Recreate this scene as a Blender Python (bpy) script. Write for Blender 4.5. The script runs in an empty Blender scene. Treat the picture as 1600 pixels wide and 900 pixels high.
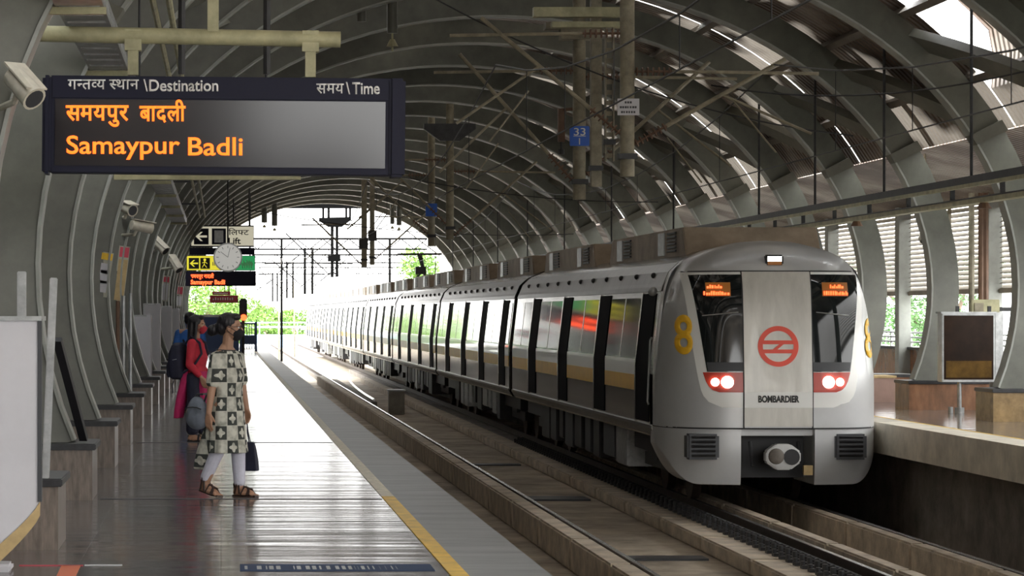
import bpy, bmesh, math, random
from mathutils import Vector, Matrix, noise
S = bpy.context.scene
COL = S.collection
pi = math.pi
random.seed(7)

# ---------------------------------------------------------------- camera, world, exposure
F = 4323.0                      # focal length in pixels of the 1600 px wide frame
VX, VY = 345.0, 490.0           # where lines along the track vanish
EYE = 1.6
cd = bpy.data.cameras.new('camera')
cam = bpy.data.objects.new('camera', cd)
COL.objects.link(cam)
cam.location = (0, 0, EYE)
cam.rotation_euler = (pi/2, 0, 0)
cd.sensor_width = 36
cd.lens = F/1600*36
cd.shift_x = (800-VX)/1600
cd.shift_y = (VY-450)/1600
cd.clip_end = 3000
S.camera = cam
S.view_settings.view_transform = 'Standard'
S.view_settings.look = 'None'
S.view_settings.exposure = 0.65
S.view_settings.gamma = 1.0
S.view_settings.use_curve_mapping = False
w = bpy.data.worlds.new('overcast_sky')
S.world = w
w.use_nodes = True
wn = w.node_tree
bg = wn.nodes['Background']
SKY_ZENITH, SKY_HORIZON = 10.0, 3.2          # an overcast sky is brightest overhead
tcw = wn.nodes.new('ShaderNodeTexCoord')
sep = wn.nodes.new('ShaderNodeSeparateXYZ')
ramp = wn.nodes.new('ShaderNodeMapRange')
ramp.inputs['From Min'].default_value = 0.0
ramp.inputs['From Max'].default_value = 0.9
ramp.inputs['To Min'].default_value = SKY_HORIZON
ramp.inputs['To Max'].default_value = SKY_ZENITH
mixc = wn.nodes.new('ShaderNodeMix')
mixc.data_type = 'RGBA'
mixc.inputs[6].default_value = (1.0, 0.99, 0.965, 1)
mixc.inputs[7].default_value = (0.95, 0.985, 1.0, 1)
wn.links.new(tcw.outputs['Generated'], sep.inputs[0])
wn.links.new(sep.outputs[2], ramp.inputs[0])
wn.links.new(sep.outputs[2], mixc.inputs[0])
wn.links.new(mixc.outputs[2], bg.inputs[0])
wn.links.new(ramp.outputs[0], bg.inputs[1])
S.cycles.use_denoising = True

# ---------------------------------------------------------------- materials
def mat(name, col, rough=0.6, metal=0.0, var=0.0, vscale=3.0, bump=0.0, bscale=20.0, stretch=(1, 1, 1), col2=None, spec=0.5, emit=0.0, coat=0.0, trans=0.0):
    m = bpy.data.materials.new(name)
    m.use_nodes = True
    nt = m.node_tree
    b = nt.nodes['Principled BSDF']
    c4 = (*col, 1)
    b.inputs['Base Color'].default_value = c4
    b.inputs['Roughness'].default_value = rough
    b.inputs['Metallic'].default_value = metal
    b.inputs['Specular IOR Level'].default_value = spec
    b.inputs['Coat Weight'].default_value = coat
    if trans: b.inputs['Transmission Weight'].default_value = trans
    if emit:
        b.inputs['Emission Color'].default_value = c4
        b.inputs['Emission Strength'].default_value = emit
    if var or bump:
        tc = nt.nodes.new('ShaderNodeTexCoord')
        mp = nt.nodes.new('ShaderNodeMapping')
        mp.inputs['Scale'].default_value = stretch
        nt.links.new(tc.outputs['Object'], mp.inputs[0])
    if var:
        nz = nt.nodes.new('ShaderNodeTexNoise')
        nz.inputs['Scale'].default_value = vscale
        nz.inputs['Detail'].default_value = 6
        nz.inputs['Roughness'].default_value = 0.65
        nt.links.new(mp.outputs[0], nz.inputs[0])
        cr = nt.nodes.new('ShaderNodeValToRGB')
        cr.color_ramp.elements[0].position = 0.3
        cr.color_ramp.elements[1].position = 0.7
        lo = col2 if col2 else tuple(x*(1-var) for x in col)
        hi = col if col2 else tuple(min(1, x*(1+var)) for x in col)
        cr.color_ramp.elements[0].color = (*lo, 1)
        cr.color_ramp.elements[1].color = (*hi, 1)
        nt.links.new(nz.outputs[0], cr.inputs[0])
        nt.links.new(cr.outputs[0], b.inputs['Base Color'])
    if bump:
        n2 = nt.nodes.new('ShaderNodeTexNoise')
        n2.inputs['Scale'].default_value = bscale
        n2.inputs['Detail'].default_value = 3
        nt.links.new(mp.outputs[0], n2.inputs[0])
        bp = nt.nodes.new('ShaderNodeBump')
        bp.inputs['Strength'].default_value = bump
        bp.inputs['Distance'].default_value = 0.02
        nt.links.new(n2.outputs[0], bp.inputs['Height'])
        nt.links.new(bp.outputs[0], b.inputs['Normal'])
    return m

def nmath(nt, op, a, b=None, c=None):
    n = nt.nodes.new('ShaderNodeMath')
    n.operation = op
    for i, v in enumerate((a, b, c)):
        if v is None: continue
        if isinstance(v, (int, float)): n.inputs[i].default_value = v
        else: nt.links.new(v, n.inputs[i])
    return n.outputs[0]

M = {}
M['rib'] = mat('painted_steel', (0.108, 0.110, 0.089), 0.42, var=0.35, vscale=1.3)
M['ribedge'] = mat('lit_flange_grey', (0.30, 0.31, 0.28), 0.4, var=0.25, vscale=2)  # lit look of the flange edges put into a paler grey; columns share it
M['brace'] = mat('brace_steel', (0.14, 0.137, 0.108), 0.5, var=0.3, vscale=1.5)
M['purlin'] = mat('purlin_steel', (0.23, 0.20, 0.17), 0.5, var=0.3, vscale=1.5)
M['dark'] = mat('dark_steel', (0.03, 0.03, 0.032), 0.5, var=0.4, vscale=6)
M['black'] = mat('black_paint', (0.012, 0.012, 0.015), 0.45)
M['blackmatt'] = mat('silhouette_black', (0.003, 0.003, 0.003), 0.9, spec=0.03)  # backlit darkness of the outdoor portals put into the colour
M['galv'] = mat('galvanised_steel', (0.42, 0.43, 0.43), 0.38, 0.6, var=0.25, vscale=9)
M['tubeyel'] = mat('beige_paint', (0.42, 0.40, 0.24), 0.5, var=0.3, vscale=5)
M['mast'] = mat('mast_steel', (0.27, 0.24, 0.17), 0.55, var=0.4, vscale=5)
M['louvre'] = mat('louvre_metal', (0.36, 0.32, 0.265), 0.5, var=0.25, vscale=1.2)
M['conc'] = mat('concrete', (0.34, 0.32, 0.28), 0.75, var=0.35, vscale=2.2, bump=0.25)
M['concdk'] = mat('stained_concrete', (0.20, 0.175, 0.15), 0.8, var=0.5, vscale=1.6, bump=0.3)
M['coping'] = mat('pale_coping_concrete', (0.66, 0.60, 0.49), 0.6, var=0.25, vscale=2.0, bump=0.1)
M['slab'] = mat('track_slab_concrete', (0.34, 0.28, 0.21), 0.85, var=0.55, vscale=0.9, bump=0.3)
M['plinth'] = mat('plinth_concrete', (0.52, 0.44, 0.34), 0.75, var=0.35, vscale=3.0, bump=0.2)
M['rail'] = mat('rusty_rail', (0.055, 0.038, 0.03), 0.6, 0.3, var=0.4, vscale=8)
M['railtop'] = mat('worn_rail_head', (0.55, 0.55, 0.55), 0.25, 0.9)
M['stone'] = mat('brown_granite', (0.19, 0.155, 0.13), 0.3, var=0.4, vscale=9, stretch=(3, 3, 0.5))
M['stonecap'] = mat('dark_granite', (0.022, 0.022, 0.025), 0.42, var=0.4, vscale=14)
M['marble'] = mat('red_brown_marble', (0.26, 0.125, 0.065), 0.22, var=0.45, vscale=5, stretch=(1, 1, 0.35))
M['marbleyel'] = mat('tan_marble', (0.33, 0.22, 0.10), 0.25, var=0.4, vscale=5)
M['white'] = mat('white_sheet', (0.60, 0.59, 0.62), 0.55, var=0.06, vscale=2)
M['ply'] = mat('brown_ply', (0.50, 0.36, 0.17), 0.6, var=0.2, vscale=6)
M['silver'] = mat('silver_paint', (0.53, 0.535, 0.54), 0.32, 0.25, var=0.05, vscale=2, coat=0.3)
M['silverdoor'] = mat('silver_door_paint', (0.60, 0.58, 0.53), 0.35, 0.15, var=0.10, vscale=2.5, stretch=(3, 3, 0.6), coat=0.3)
M['trainwhite'] = mat('white_gloss_paint', (0.86, 0.86, 0.83), 0.28, coat=0.4)
M['steel'] = mat('brushed_stainless', (0.24, 0.23, 0.21), 0.17, 0.95, var=0.15, vscale=5, bump=0.05, bscale=5, stretch=(1, 3.5, 0.35))
M['cornice'] = mat('roof_cornice_steel', (0.15, 0.142, 0.13), 0.3, 0.7, var=0.25, vscale=2.5, bump=0.12, bscale=2.5)
M['roofgrey'] = mat('dusty_roof_grey', (0.24, 0.22, 0.20), 0.7, var=0.3, vscale=1.5)
M['acpanel'] = mat('dusty_beige_panel', (0.34, 0.27, 0.20), 0.6, var=0.3, vscale=2)
M['glass'] = mat('tinted_window_glass', (0.18, 0.178, 0.165), 0.06, 0.9, spec=1.0, bump=0.02, bscale=2.2)
M['doorglass'] = mat('dark_door_glass', (0.006, 0.006, 0.008), 0.7, spec=0.02)
M['wind'] = mat('windscreen_glass', (0.010, 0.013, 0.014), 0.05, spec=0.5)
M['rubber'] = mat('black_rubber', (0.015, 0.015, 0.017), 0.6)
M['lampred'] = mat('red_lamp_housing', (0.50, 0.05, 0.03), 0.25)
M['yellow'] = mat('yellow_stripe', (0.95, 0.50, 0.01), 0.35, var=0.1)
M['orange'] = mat('orange_number', (0.95, 0.54, 0.03), 0.4)
M['logored'] = mat('red_emblem', (0.90, 0.085, 0.045), 0.4)
M['lettering'] = mat('black_lettering', (0.02, 0.02, 0.02), 0.5)
M['whitelet'] = mat('white_lettering', (0.92, 0.92, 0.9), 0.5)
M['headlight'] = mat('lit_headlamp', (1.0, 0.93, 0.80), 0.3, emit=7)
M['led'] = mat('amber_led', (1.0, 0.125, 0.012), 0.5, emit=1.9)
M['ledred'] = mat('red_led', (1.0, 0.08, 0.02), 0.5, emit=3.0)
M['ledback'] = mat('dim_led_panel', (0.10, 0.035, 0.005), 0.5, emit=0.9)
M['signframe'] = mat('navy_sign_casing', (0.014, 0.015, 0.034), 0.5, spec=0.2)
M['screen'] = mat('dark_display_glass', (0.020, 0.019, 0.024), 0.13, spec=0.65)
M['signyel'] = mat('yellow_sign_face', (0.62, 0.55, 0.04), 0.5, emit=0.7)
M['signgrn'] = mat('green_sign_face', (0.02, 0.22, 0.07), 0.5, emit=0.7)
M['signcream'] = mat('cream_sign_face', (0.45, 0.43, 0.34), 0.5)
M['litcream'] = mat('lit_cream_sign_face', (0.50, 0.47, 0.36), 0.5, emit=0.55)
M['signred'] = mat('red_sign_face', (0.60, 0.06, 0.10), 0.5)
M['signblue'] = mat('blue_plate', (0.02, 0.13, 0.62), 0.4)
M['clock'] = mat('clock_face', (0.75, 0.74, 0.70), 0.5, emit=0.28)
M['camwhite'] = mat('camera_housing', (0.62, 0.58, 0.48), 0.45, var=0.15, vscale=10)
M['lineyel'] = mat('yellow_line_tile', (0.80, 0.50, 0.02), 0.45, var=0.25, vscale=5)
M['linepale'] = mat('worn_tactile_tile', (0.74, 0.68, 0.54), 0.5, var=0.3, vscale=9, bump=0.5, bscale=40)
M['stickor'] = mat('orange_sticker', (0.85, 0.15, 0.02), 0.4)
M['stickblue'] = mat('blue_sticker', (0.02, 0.045, 0.11), 0.6, spec=0.15)
M['bluegate'] = mat('blue_gate_paint', (0.06, 0.10, 0.22), 0.5)
M['brown'] = mat('brown_earth', (0.42, 0.33, 0.25), 0.9, var=0.4, vscale=0.4)
M['far'] = mat('pale_road', (0.5, 0.49, 0.47), 0.9, var=0.2, vscale=0.1)
M['farblue'] = mat('pale_blue_barrier', (0.35, 0.45, 0.58), 0.7)
M['leaf'] = mat('leaves', (0.13, 0.25, 0.04), 0.6, var=0.5, vscale=0.8)
M['leafdk'] = mat('dark_leaves', (0.08, 0.17, 0.05), 0.6, var=0.5, vscale=0.8)
M['bark'] = mat('bark', (0.14, 0.10, 0.07), 0.9, var=0.3)
M['skin'] = mat('skin', (0.42, 0.235, 0.15), 0.5, var=0.06, vscale=8)
M['hair'] = mat('black_hair', (0.010, 0.008, 0.011), 0.45, bump=0.5, bscale=60, stretch=(1, 1, 0.2))
M['maskblk'] = mat('black_cloth', (0.012, 0.012, 0.016), 0.8)
M['maskred'] = mat('red_cloth_mask', (0.48, 0.03, 0.05), 0.8)
M['redcloth'] = mat('red_cotton', (0.52, 0.022, 0.045), 0.75, var=0.25, vscale=8, bump=0.3, bscale=14)
M['magenta'] = mat('magenta_cotton', (0.42, 0.012, 0.10), 0.75, var=0.2, vscale=6, bump=0.3, bscale=12)
M['navycloth'] = mat('navy_cloth', (0.014, 0.015, 0.035), 0.75, var=0.3, vscale=8)
M['bluecloth'] = mat('blue_shirt', (0.02, 0.10, 0.34), 0.75, var=0.2, vscale=8)
M['legging'] = mat('white_legging', (0.62, 0.62, 0.72), 0.8, var=0.08, vscale=12, bump=0.3, bscale=25)
M['leather'] = mat('brown_leather', (0.03, 0.013, 0.008), 0.5)
M['greybag'] = mat('grey_fabric_bag', (0.16, 0.18, 0.22), 0.7, var=0.3, vscale=9, bump=0.4, bscale=9)
M['brownpipe'] = mat('old_brown_pipe', (0.16, 0.09, 0.055), 0.6, var=0.3)
M['greyplastic'] = mat('dark_grey_plastic', (0.05, 0.052, 0.058), 0.5)
M['couplerw'] = mat('pale_coupler_steel', (0.55, 0.55, 0.54), 0.5, 0.2, var=0.15)

def roof_material():
    m = mat('corrugated_roof_sheet', (0.20, 0.17, 0.145), 0.45, 0.25)
    nt = m.node_tree
    b = nt.nodes['Principled BSDF']
    tc = nt.nodes.new('ShaderNodeTexCoord')
    sp = nt.nodes.new('ShaderNodeSeparateXYZ')
    nt.links.new(tc.outputs['Object'], sp.inputs[0])
    s = nmath(nt, 'SINE', nmath(nt, 'MULTIPLY', sp.outputs[1], 2*pi/0.22))
    bp = nt.nodes.new('ShaderNodeBump')
    bp.inputs['Strength'].default_value = 0.9
    bp.inputs['Distance'].default_value = 0.04
    nt.links.new(s, bp.inputs['Height'])
    nt.links.new(bp.outputs[0], b.inputs['Normal'])
    nz = nt.nodes.new('ShaderNodeTexNoise')
    nz.inputs['Scale'].default_value = 0.55
    nz.inputs['Detail'].default_value = 5
    mp = nt.nodes.new('ShaderNodeMapping')
    mp.inputs['Scale'].default_value = (1.0, 0.8, 1.6)
    nt.links.new(tc.outputs['Object'], mp.inputs[0])
    nt.links.new(mp.outputs[0], nz.inputs[0])
    cr = nt.nodes.new('ShaderNodeValToRGB')
    e = cr.color_ramp.elements
    e[0].position = 0.38; e[0].color = (0.13, 0.09, 0.068, 1)
    e[1].position = 0.62; e[1].color = (0.50, 0.45, 0.40, 1)
    k = e.new(0.5); k.color = (0.27, 0.21, 0.17, 1)
    nt.links.new(nz.outputs[0], cr.inputs[0])
    nt.links.new(cr.outputs[0], b.inputs['Base Color'])
    # weathered fibreglass sheets among the steel ones let some daylight through
    n3 = nt.nodes.new('ShaderNodeTexNoise')
    n3.inputs['Scale'].default_value = 0.42
    n3.inputs['Detail'].default_value = 2
    mp3 = nt.nodes.new('ShaderNodeMapping')
    mp3.inputs['Scale'].default_value = (1.3, 0.7, 1.3)
    mp3.inputs['Location'].default_value = (3.1, 1.7, 0.4)
    nt.links.new(tc.outputs['Object'], mp3.inputs[0])
    nt.links.new(mp3.outputs[0], n3.inputs[0])
    mr = nt.nodes.new('ShaderNodeMapRange')
    mr.inputs['From Min'].default_value = 0.49
    mr.inputs['From Max'].default_value = 0.56
    mr.inputs['To Max'].default_value = SHEET_LIGHT
    nt.links.new(n3.outputs[0], mr.inputs[0])
    tl = nt.nodes.new('ShaderNodeBsdfTranslucent')
    tl.inputs[0].default_value = (0.85, 0.74, 0.62, 1)
    ms = nt.nodes.new('ShaderNodeMixShader')
    nt.links.new(mr.outputs[0], ms.inputs[0])
    nt.links.new(b.outputs[0], ms.inputs[1])
    nt.links.new(tl.outputs[0], ms.inputs[2])
    nt.links.new(ms.outputs[0], nt.nodes['Material Output'].inputs[0])
    return m
SHEET_LIGHT = 0.04
M['roof'] = roof_material()

def floor_material(name, c0, c1, rough):
    """polished granite tiles with thin joints; each row of tiles lies a hair differently, which draws out the reflections in bands"""
    m = mat(name, c0, rough, spec=0.7)
    nt = m.node_tree
    b = nt.nodes['Principled BSDF']
    tc = nt.nodes.new('ShaderNodeTexCoord')
    sp = nt.nodes.new('ShaderNodeSeparateXYZ')
    nt.links.new(tc.outputs['Object'], sp.inputs[0])
    br = nt.nodes.new('ShaderNodeTexBrick')
    br.offset = 0.0
    br.inputs['Scale'].default_value = 1.0
    br.inputs['Brick Width'].default_value = 0.9
    br.inputs['Row Height'].default_value = 1.2
    br.inputs['Mortar Size'].default_value = 0.006
    br.inputs['Mortar Smooth'].default_value = 0.1
    br.inputs['Color1'].default_value = (*c0, 1)
    br.inputs['Color2'].default_value = (*c1, 1)
    br.inputs['Mortar'].default_value = (0.012, 0.012, 0.012, 1)
    nt.links.new(tc.outputs['Object'], br.inputs['Vector'])
    nz = nt.nodes.new('ShaderNodeTexNoise')
    nz.inputs['Scale'].default_value = 7
    nz.inputs['Detail'].default_value = 8
    nt.links.new(tc.outputs['Object'], nz.inputs[0])
    mx = nt.nodes.new('ShaderNodeMix')
    mx.data_type = 'RGBA'
    mx.blend_type = 'MULTIPLY'
    mx.inputs[0].default_value = 0.7
    cr = nt.nodes.new('ShaderNodeValToRGB')
    cr.color_ramp.elements[0].position = 0.3
    cr.color_ramp.elements[0].color = (0.45, 0.42, 0.42, 1)
    cr.color_ramp.elements[1].position = 0.75
    cr.color_ramp.elements[1].color = (1.25, 1.2, 1.15, 1)
    nt.links.new(nz.outputs[0], cr.inputs[0])
    nt.links.new(br.outputs['Color'], mx.inputs[6])
    nt.links.new(cr.outputs[0], mx.inputs[7])
    nt.links.new(mx.outputs[2], b.inputs['Base Color'])
    mp = nt.nodes.new('ShaderNodeMapping')
    mp.inputs['Scale'].default_value = (0.35, 2.6, 1)
    nt.links.new(tc.outputs['Object'], mp.inputs[0])
    n2 = nt.nodes.new('ShaderNodeTexNoise')
    n2.inputs['Scale'].default_value = 1.0
    n2.inputs['Detail'].default_value = 2
    nt.links.new(mp.outputs[0], n2.inputs[0])
    h = nmath(nt, 'SUBTRACT', n2.outputs[0], nmath(nt, 'MULTIPLY', br.outputs['Fac'], 0.3))
    bp = nt.nodes.new('ShaderNodeBump')
    bp.inputs['Strength'].default_value = 0.55
    bp.inputs['Distance'].default_value = 0.014
    nt.links.new(h, bp.inputs['Height'])
    nt.links.new(bp.outputs[0], b.inputs['Normal'])
    r2 = nmath(nt, 'MULTIPLY_ADD', nz.outputs[0], 0.12, rough-0.06)
    nt.links.new(r2, b.inputs['Roughness'])
    return m
M['floor'] = floor_material('polished_granite_floor', (0.23, 0.195, 0.185), (0.15, 0.15, 0.165), 0.14)
M['floor2'] = floor_material('polished_tan_floor', (0.15, 0.125, 0.10), (0.11, 0.10, 0.09), 0.12)

def edge_material():
    m = mat('platform_edge_concrete', (0.20, 0.21, 0.21), 0.42, var=0.35, vscale=1.4, stretch=(0.5, 2.2, 1), bump=0.12, bscale=12)
    return m
M['edge'] = edge_material()

def kurta_material():
    m = mat('block_print_cotton', (0.5, 0.5, 0.42), 0.85)
    nt = m.node_tree
    b = nt.nodes['Principled BSDF']
    tc = nt.nodes.new('ShaderNodeTexCoord')
    sp = nt.nodes.new('ShaderNodeSeparateXYZ')
    nt.links.new(tc.outputs['Object'], sp.inputs[0])
    x, y, z = sp.outputs
    u = nmath(nt, 'MULTIPLY', nmath(nt, 'ARCTAN2', x, nmath(nt, 'MULTIPLY', y, -1)), 0.19/0.125)
    v = nmath(nt, 'DIVIDE', z, 0.125)
    fu, fv = nmath(nt, 'FLOOR', u), nmath(nt, 'FLOOR', v)
    par = nmath(nt, 'MODULO', nmath(nt, 'ADD', nmath(nt, 'ADD', fu, fv), 40), 2)
    lu = nmath(nt, 'SUBTRACT', nmath(nt, 'FRACT', u), 0.5)
    lv = nmath(nt, 'SUBTRACT', nmath(nt, 'FRACT', v), 0.5)
    sq = nmath(nt, 'LESS_THAN', nmath(nt, 'MAXIMUM', nmath(nt, 'ABSOLUTE', lu), nmath(nt, 'ABSOLUTE', lv)), 0.47)
    r = nmath(nt, 'SQRT', nmath(nt, 'ADD', nmath(nt, 'MULTIPLY', lu, lu), nmath(nt, 'MULTIPLY', lv, lv)))
    an = nmath(nt, 'ARCTAN2', lv, lu)
    pet = nmath(nt, 'MULTIPLY_ADD', nmath(nt, 'COSINE', nmath(nt, 'MULTIPLY', an, 4)), 0.07, 0.27)
    fl = nmath(nt, 'GREATER_THAN', r, pet)
    dark = nmath(nt, 'MULTIPLY', nmath(nt, 'MULTIPLY', par, sq), fl)
    mx = nt.nodes.new('ShaderNodeMix')
    mx.data_type = 'RGBA'
    nt.links.new(dark, mx.inputs[0])
    nz = nt.nodes.new('ShaderNodeTexNoise')
    nz.inputs['Scale'].default_value = 16
    nt.links.new(tc.outputs['Object'], nz.inputs[0])
    cr = nt.nodes.new('ShaderNodeValToRGB')
    cr.color_ramp.elements[0].color = (0.30, 0.30, 0.25, 1)
    cr.color_ramp.elements[1].color = (0.62, 0.61, 0.53, 1)
    cr.color_ramp.elements[0].position = 0.3
    cr.color_ramp.elements[1].position = 0.6
    nt.links.new(nz.outputs[0], cr.inputs[0])
    nt.links.new(cr.outputs[0], mx.inputs[6])
    mx.inputs[7].default_value = (0.045, 0.05, 0.045, 1)
    nt.links.new(mx.outputs[2], b.inputs['Base Color'])
    return m
M['kurta'] = kurta_material()

# ---------------------------------------------------------------- builders
ORG = {}
def tag(o, label=None, cat=None, group=None, kind=None):
    if label: o['label'] = label
    if cat: o['category'] = cat
    if group: o['group'] = group
    if kind: o['kind'] = kind
    return o

def empty(name, loc, label, cat, group=None):
    o = bpy.data.objects.new(name, None)
    COL.objects.link(o)
    o.location = loc
    o.empty_display_size = 0.2
    ORG[o.name] = Vector(loc)
    return tag(o, label, cat, group)

def link_mesh(name, me, material, parent=None, loc=None):
    o = bpy.data.objects.new(name, me)
    COL.objects.link(o)
    if material:
        me.materials.clear()
        me.materials.append(material)
    if parent is not None:
        o.parent = parent
        ORG[o.name] = ORG[parent.name]
    elif loc is not None:
        o.location = loc
        ORG[o.name] = Vector(loc)
    else:
        ORG[o.name] = Vector((0, 0, 0))
    return o

class MB:
    def __init__(s): s.v = []; s.f = []
    def add(s, vs, fs):
        n = len(s.v)
        s.v += [tuple(p) for p in vs]
        s.f += [tuple(i+n for i in f) for f in fs]
        return s
    def box(s, x0, x1, y0, y1, z0, z1):
        return s.add([(x0,y0,z0),(x1,y0,z0),(x1,y1,z0),(x0,y1,z0),(x0,y0,z1),(x1,y0,z1),(x1,y1,z1),(x0,y1,z1)],
                     [(0,3,2,1),(4,5,6,7),(0,1,5,4),(1,2,6,5),(2,3,7,6),(3,0,4,7)])
    def cbox(s, c, d): return s.box(c[0]-d[0]/2, c[0]+d[0]/2, c[1]-d[1]/2, c[1]+d[1]/2, c[2]-d[2]/2, c[2]+d[2]/2)
    def bar(s, p, q, wd, ht, up=(0, 0, 1)):
        p, q = Vector(p), Vector(q)
        d = (q-p).normalized()
        up = Vector(up)
        a = d.cross(up)
        if a.length < 1e-4: a = d.cross(Vector((1, 0, 0)))
        a.normalize()
        b = a.cross(d)
        a *= wd/2; b *= ht/2
        vs = [p-a-b, p+a-b, p+a+b, p-a+b, q-a-b, q+a-b, q+a+b, q-a+b]
        return s.add(vs, [(0,3,2,1),(4,5,6,7),(0,1,5,4),(1,2,6,5),(2,3,7,6),(3,0,4,7)])
    def tube(s, p, q, r, r2=None, n=10):
        return s.path([p, q], [r, r if r2 is None else r2], n)
    def path(s, pts, r, n=8):
        pts = [Vector(p) for p in pts]
        rs = r if isinstance(r, (list, tuple)) else [r]*len(pts)
        vs, fs = [], []
        prev = None
        for i, p in enumerate(pts):
            d = (pts[min(i+1, len(pts)-1)]-pts[max(i-1, 0)]).normalized()
            a = (prev - d*prev.dot(d)) if prev is not None else d.cross(Vector((0, 0, 1)) if abs(d.z) < 0.9 else Vector((1, 0, 0)))
            a.normalize(); prev = a
            b = d.cross(a)
            for k in range(n):
                t = 2*pi*k/n
                vs.append(p + (a*math.cos(t)+b*math.sin(t))*rs[i])
        for i in range(len(pts)-1):
            for k in range(n):
                fs.append((i*n+k, i*n+(k+1) % n, (i+1)*n+(k+1) % n, (i+1)*n+k))
        fs.append(tuple(range(n))[::-1])
        fs.append(tuple(range((len(pts)-1)*n, len(pts)*n)))
        return s.add(vs, fs)
    def prism(s, poly, axis, a0, a1):
        """poly of 2-D points; axis 'x' -> (y,z), 'y' -> (x,z), 'z' -> (x,y)"""
        n = len(poly)
        def P(p, a): return {'x': (a, p[0], p[1]), 'y': (p[0], a, p[1]), 'z': (p[0], p[1], a)}[axis]
        return s.add([P(p, a0) for p in poly]+[P(p, a1) for p in poly],
                     [tuple(range(n))[::-1], tuple(range(n, 2*n))]+[(i, (i+1) % n, n+(i+1) % n, n+i) for i in range(n)])
    def grid(s, rows):
        m, n = len(rows), len(rows[0])
        return s.add([p for r in rows for p in r],
                     [(i*n+j, i*n+j+1, (i+1)*n+j+1, (i+1)*n+j) for i in range(m-1) for j in range(n-1)])
    def loft(s, rings, cap=True):
        m, n = len(rings), len(rings[0])
        fs = [(i*n+j, i*n+(j+1) % n, (i+1)*n+(j+1) % n, (i+1)*n+j) for i in range(m-1) for j in range(n)]
        if cap: fs += [tuple(range(n))[::-1], tuple(range((m-1)*n, m*n))]
        return s.add([p for r in rings for p in r], fs)
    def ell(s, c, r, rot=None, nu=16, nv=10):
        c = Vector(c)
        vs, fs = [], []
        for i in range(nv+1):
            t = pi*i/nv
            for j in range(nu):
                a = 2*pi*j/nu
                q = Vector((r[0]*math.sin(t)*math.cos(a), r[1]*math.sin(t)*math.sin(a), r[2]*math.cos(t)))
                if rot: q = rot @ q
                vs.append(c+q)
        for i in range(nv):
            for j in range(nu):
                fs.append((i*nu+j, (i+1)*nu+j, (i+1)*nu+(j+1) % nu, i*nu+(j+1) % nu))
        return s.add(vs, fs)
    def cone(s, p, q, r0, r1, n=12):
        """tapered capsule between two joints"""
        p, q = Vector(p), Vector(q)
        d = (q-p)
        L = d.length
        d.normalize()
        pts, rs = [], []
        for k in range(5):
            t = pi/2*(1-k/4)
            pts.append(p-d*r0*math.sin(t)*0.98); rs.append(max(r0*math.cos(t), r0*0.05))
        for k in range(5):
            t = pi/2*k/4
            pts.append(q+d*r1*math.sin(t)*0.98); rs.append(max(r1*math.cos(t), r1*0.05))
        return s.path(pts, rs, n)
    def mesh(s, name, org=Vector((0, 0, 0))):
        me = bpy.data.meshes.new(name)
        o = org
        me.from_pydata([(x-o[0], y-o[1], z-o[2]) for x, y, z in s.v], [], s.f)
        bm = bmesh.new(); bm.from_mesh(me)
        bmesh.ops.remove_doubles(bm, verts=bm.verts, dist=1e-5)
        bmesh.ops.recalc_face_normals(bm, faces=bm.faces)
        bm.to_mesh(me); bm.free()
        return me
    def build(s, name, material, parent=None, loc=None, smooth=False, bevel=0.0, solid=0.0):
        org = ORG[parent.name] if parent is not None else Vector(loc if loc is not None else (0, 0, 0))
        me = s.mesh(name, org)
        if solid or bevel:
            bm = bmesh.new(); bm.from_mesh(me)
            if solid: bmesh.ops.solidify(bm, geom=bm.faces[:], thickness=solid)
            if bevel:
                es = [e for e in bm.edges if len(e.link_faces) == 2 and e.calc_face_angle(0) > 0.6]
                bmesh.ops.bevel(bm, geom=es, offset=bevel, segments=2, affect='EDGES', clamp_overlap=True)
            bm.to_mesh(me); bm.free()
        if smooth:
            me.polygons.foreach_set('use_smooth', [True]*len(me.polygons))
            me.set_sharp_from_angle(angle=math.radians(38))
        return link_mesh(name, me, material, parent, loc)

def remesh(mb, name, material, parent, voxel=0.006, it=5):
    me = mb.mesh('t', ORG[parent.name])
    o = bpy.data.objects.new('t', me)
    COL.objects.link(o)
    r = o.modifiers.new('r', 'REMESH'); r.mode = 'VOXEL'; r.voxel_size = voxel; r.use_smooth_shade = True
    if it:
        sm = o.modifiers.new('s', 'SMOOTH'); sm.iterations = it; sm.factor = 0.5
    dg = bpy.context.evaluated_depsgraph_get()
    me2 = bpy.data.meshes.new_from_object(o.evaluated_get(dg))
    me2.name = name
    bpy.data.objects.remove(o); bpy.data.meshes.remove(me)
    me2.polygons.foreach_set('use_smooth', [True]*len(me2.polygons))
    return link_mesh(name, me2, material, parent)

def W(px, py, Y):
    """photo pixel at depth Y -> world x, z"""
    return (px-VX)/F*Y, EYE+(VY-py)/F*Y

# ---- lettering
def glyphs(s, offset=0.0):
    c = bpy.data.curves.new('t', 'FONT')
    c.body = s; c.size = 1; c.offset = offset; c.resolution_u = 4; c.fill_mode = 'FRONT'
    o = bpy.data.objects.new('t', c)
    COL.objects.link(o)
    dg = bpy.context.evaluated_depsgraph_get()
    me = bpy.data.meshes.new_from_object(o.evaluated_get(dg))
    bpy.data.objects.remove(o); bpy.data.curves.remove(c)
    bm = bmesh.new(); bm.from_mesh(me); bpy.data.meshes.remove(me)
    return bm

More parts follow.
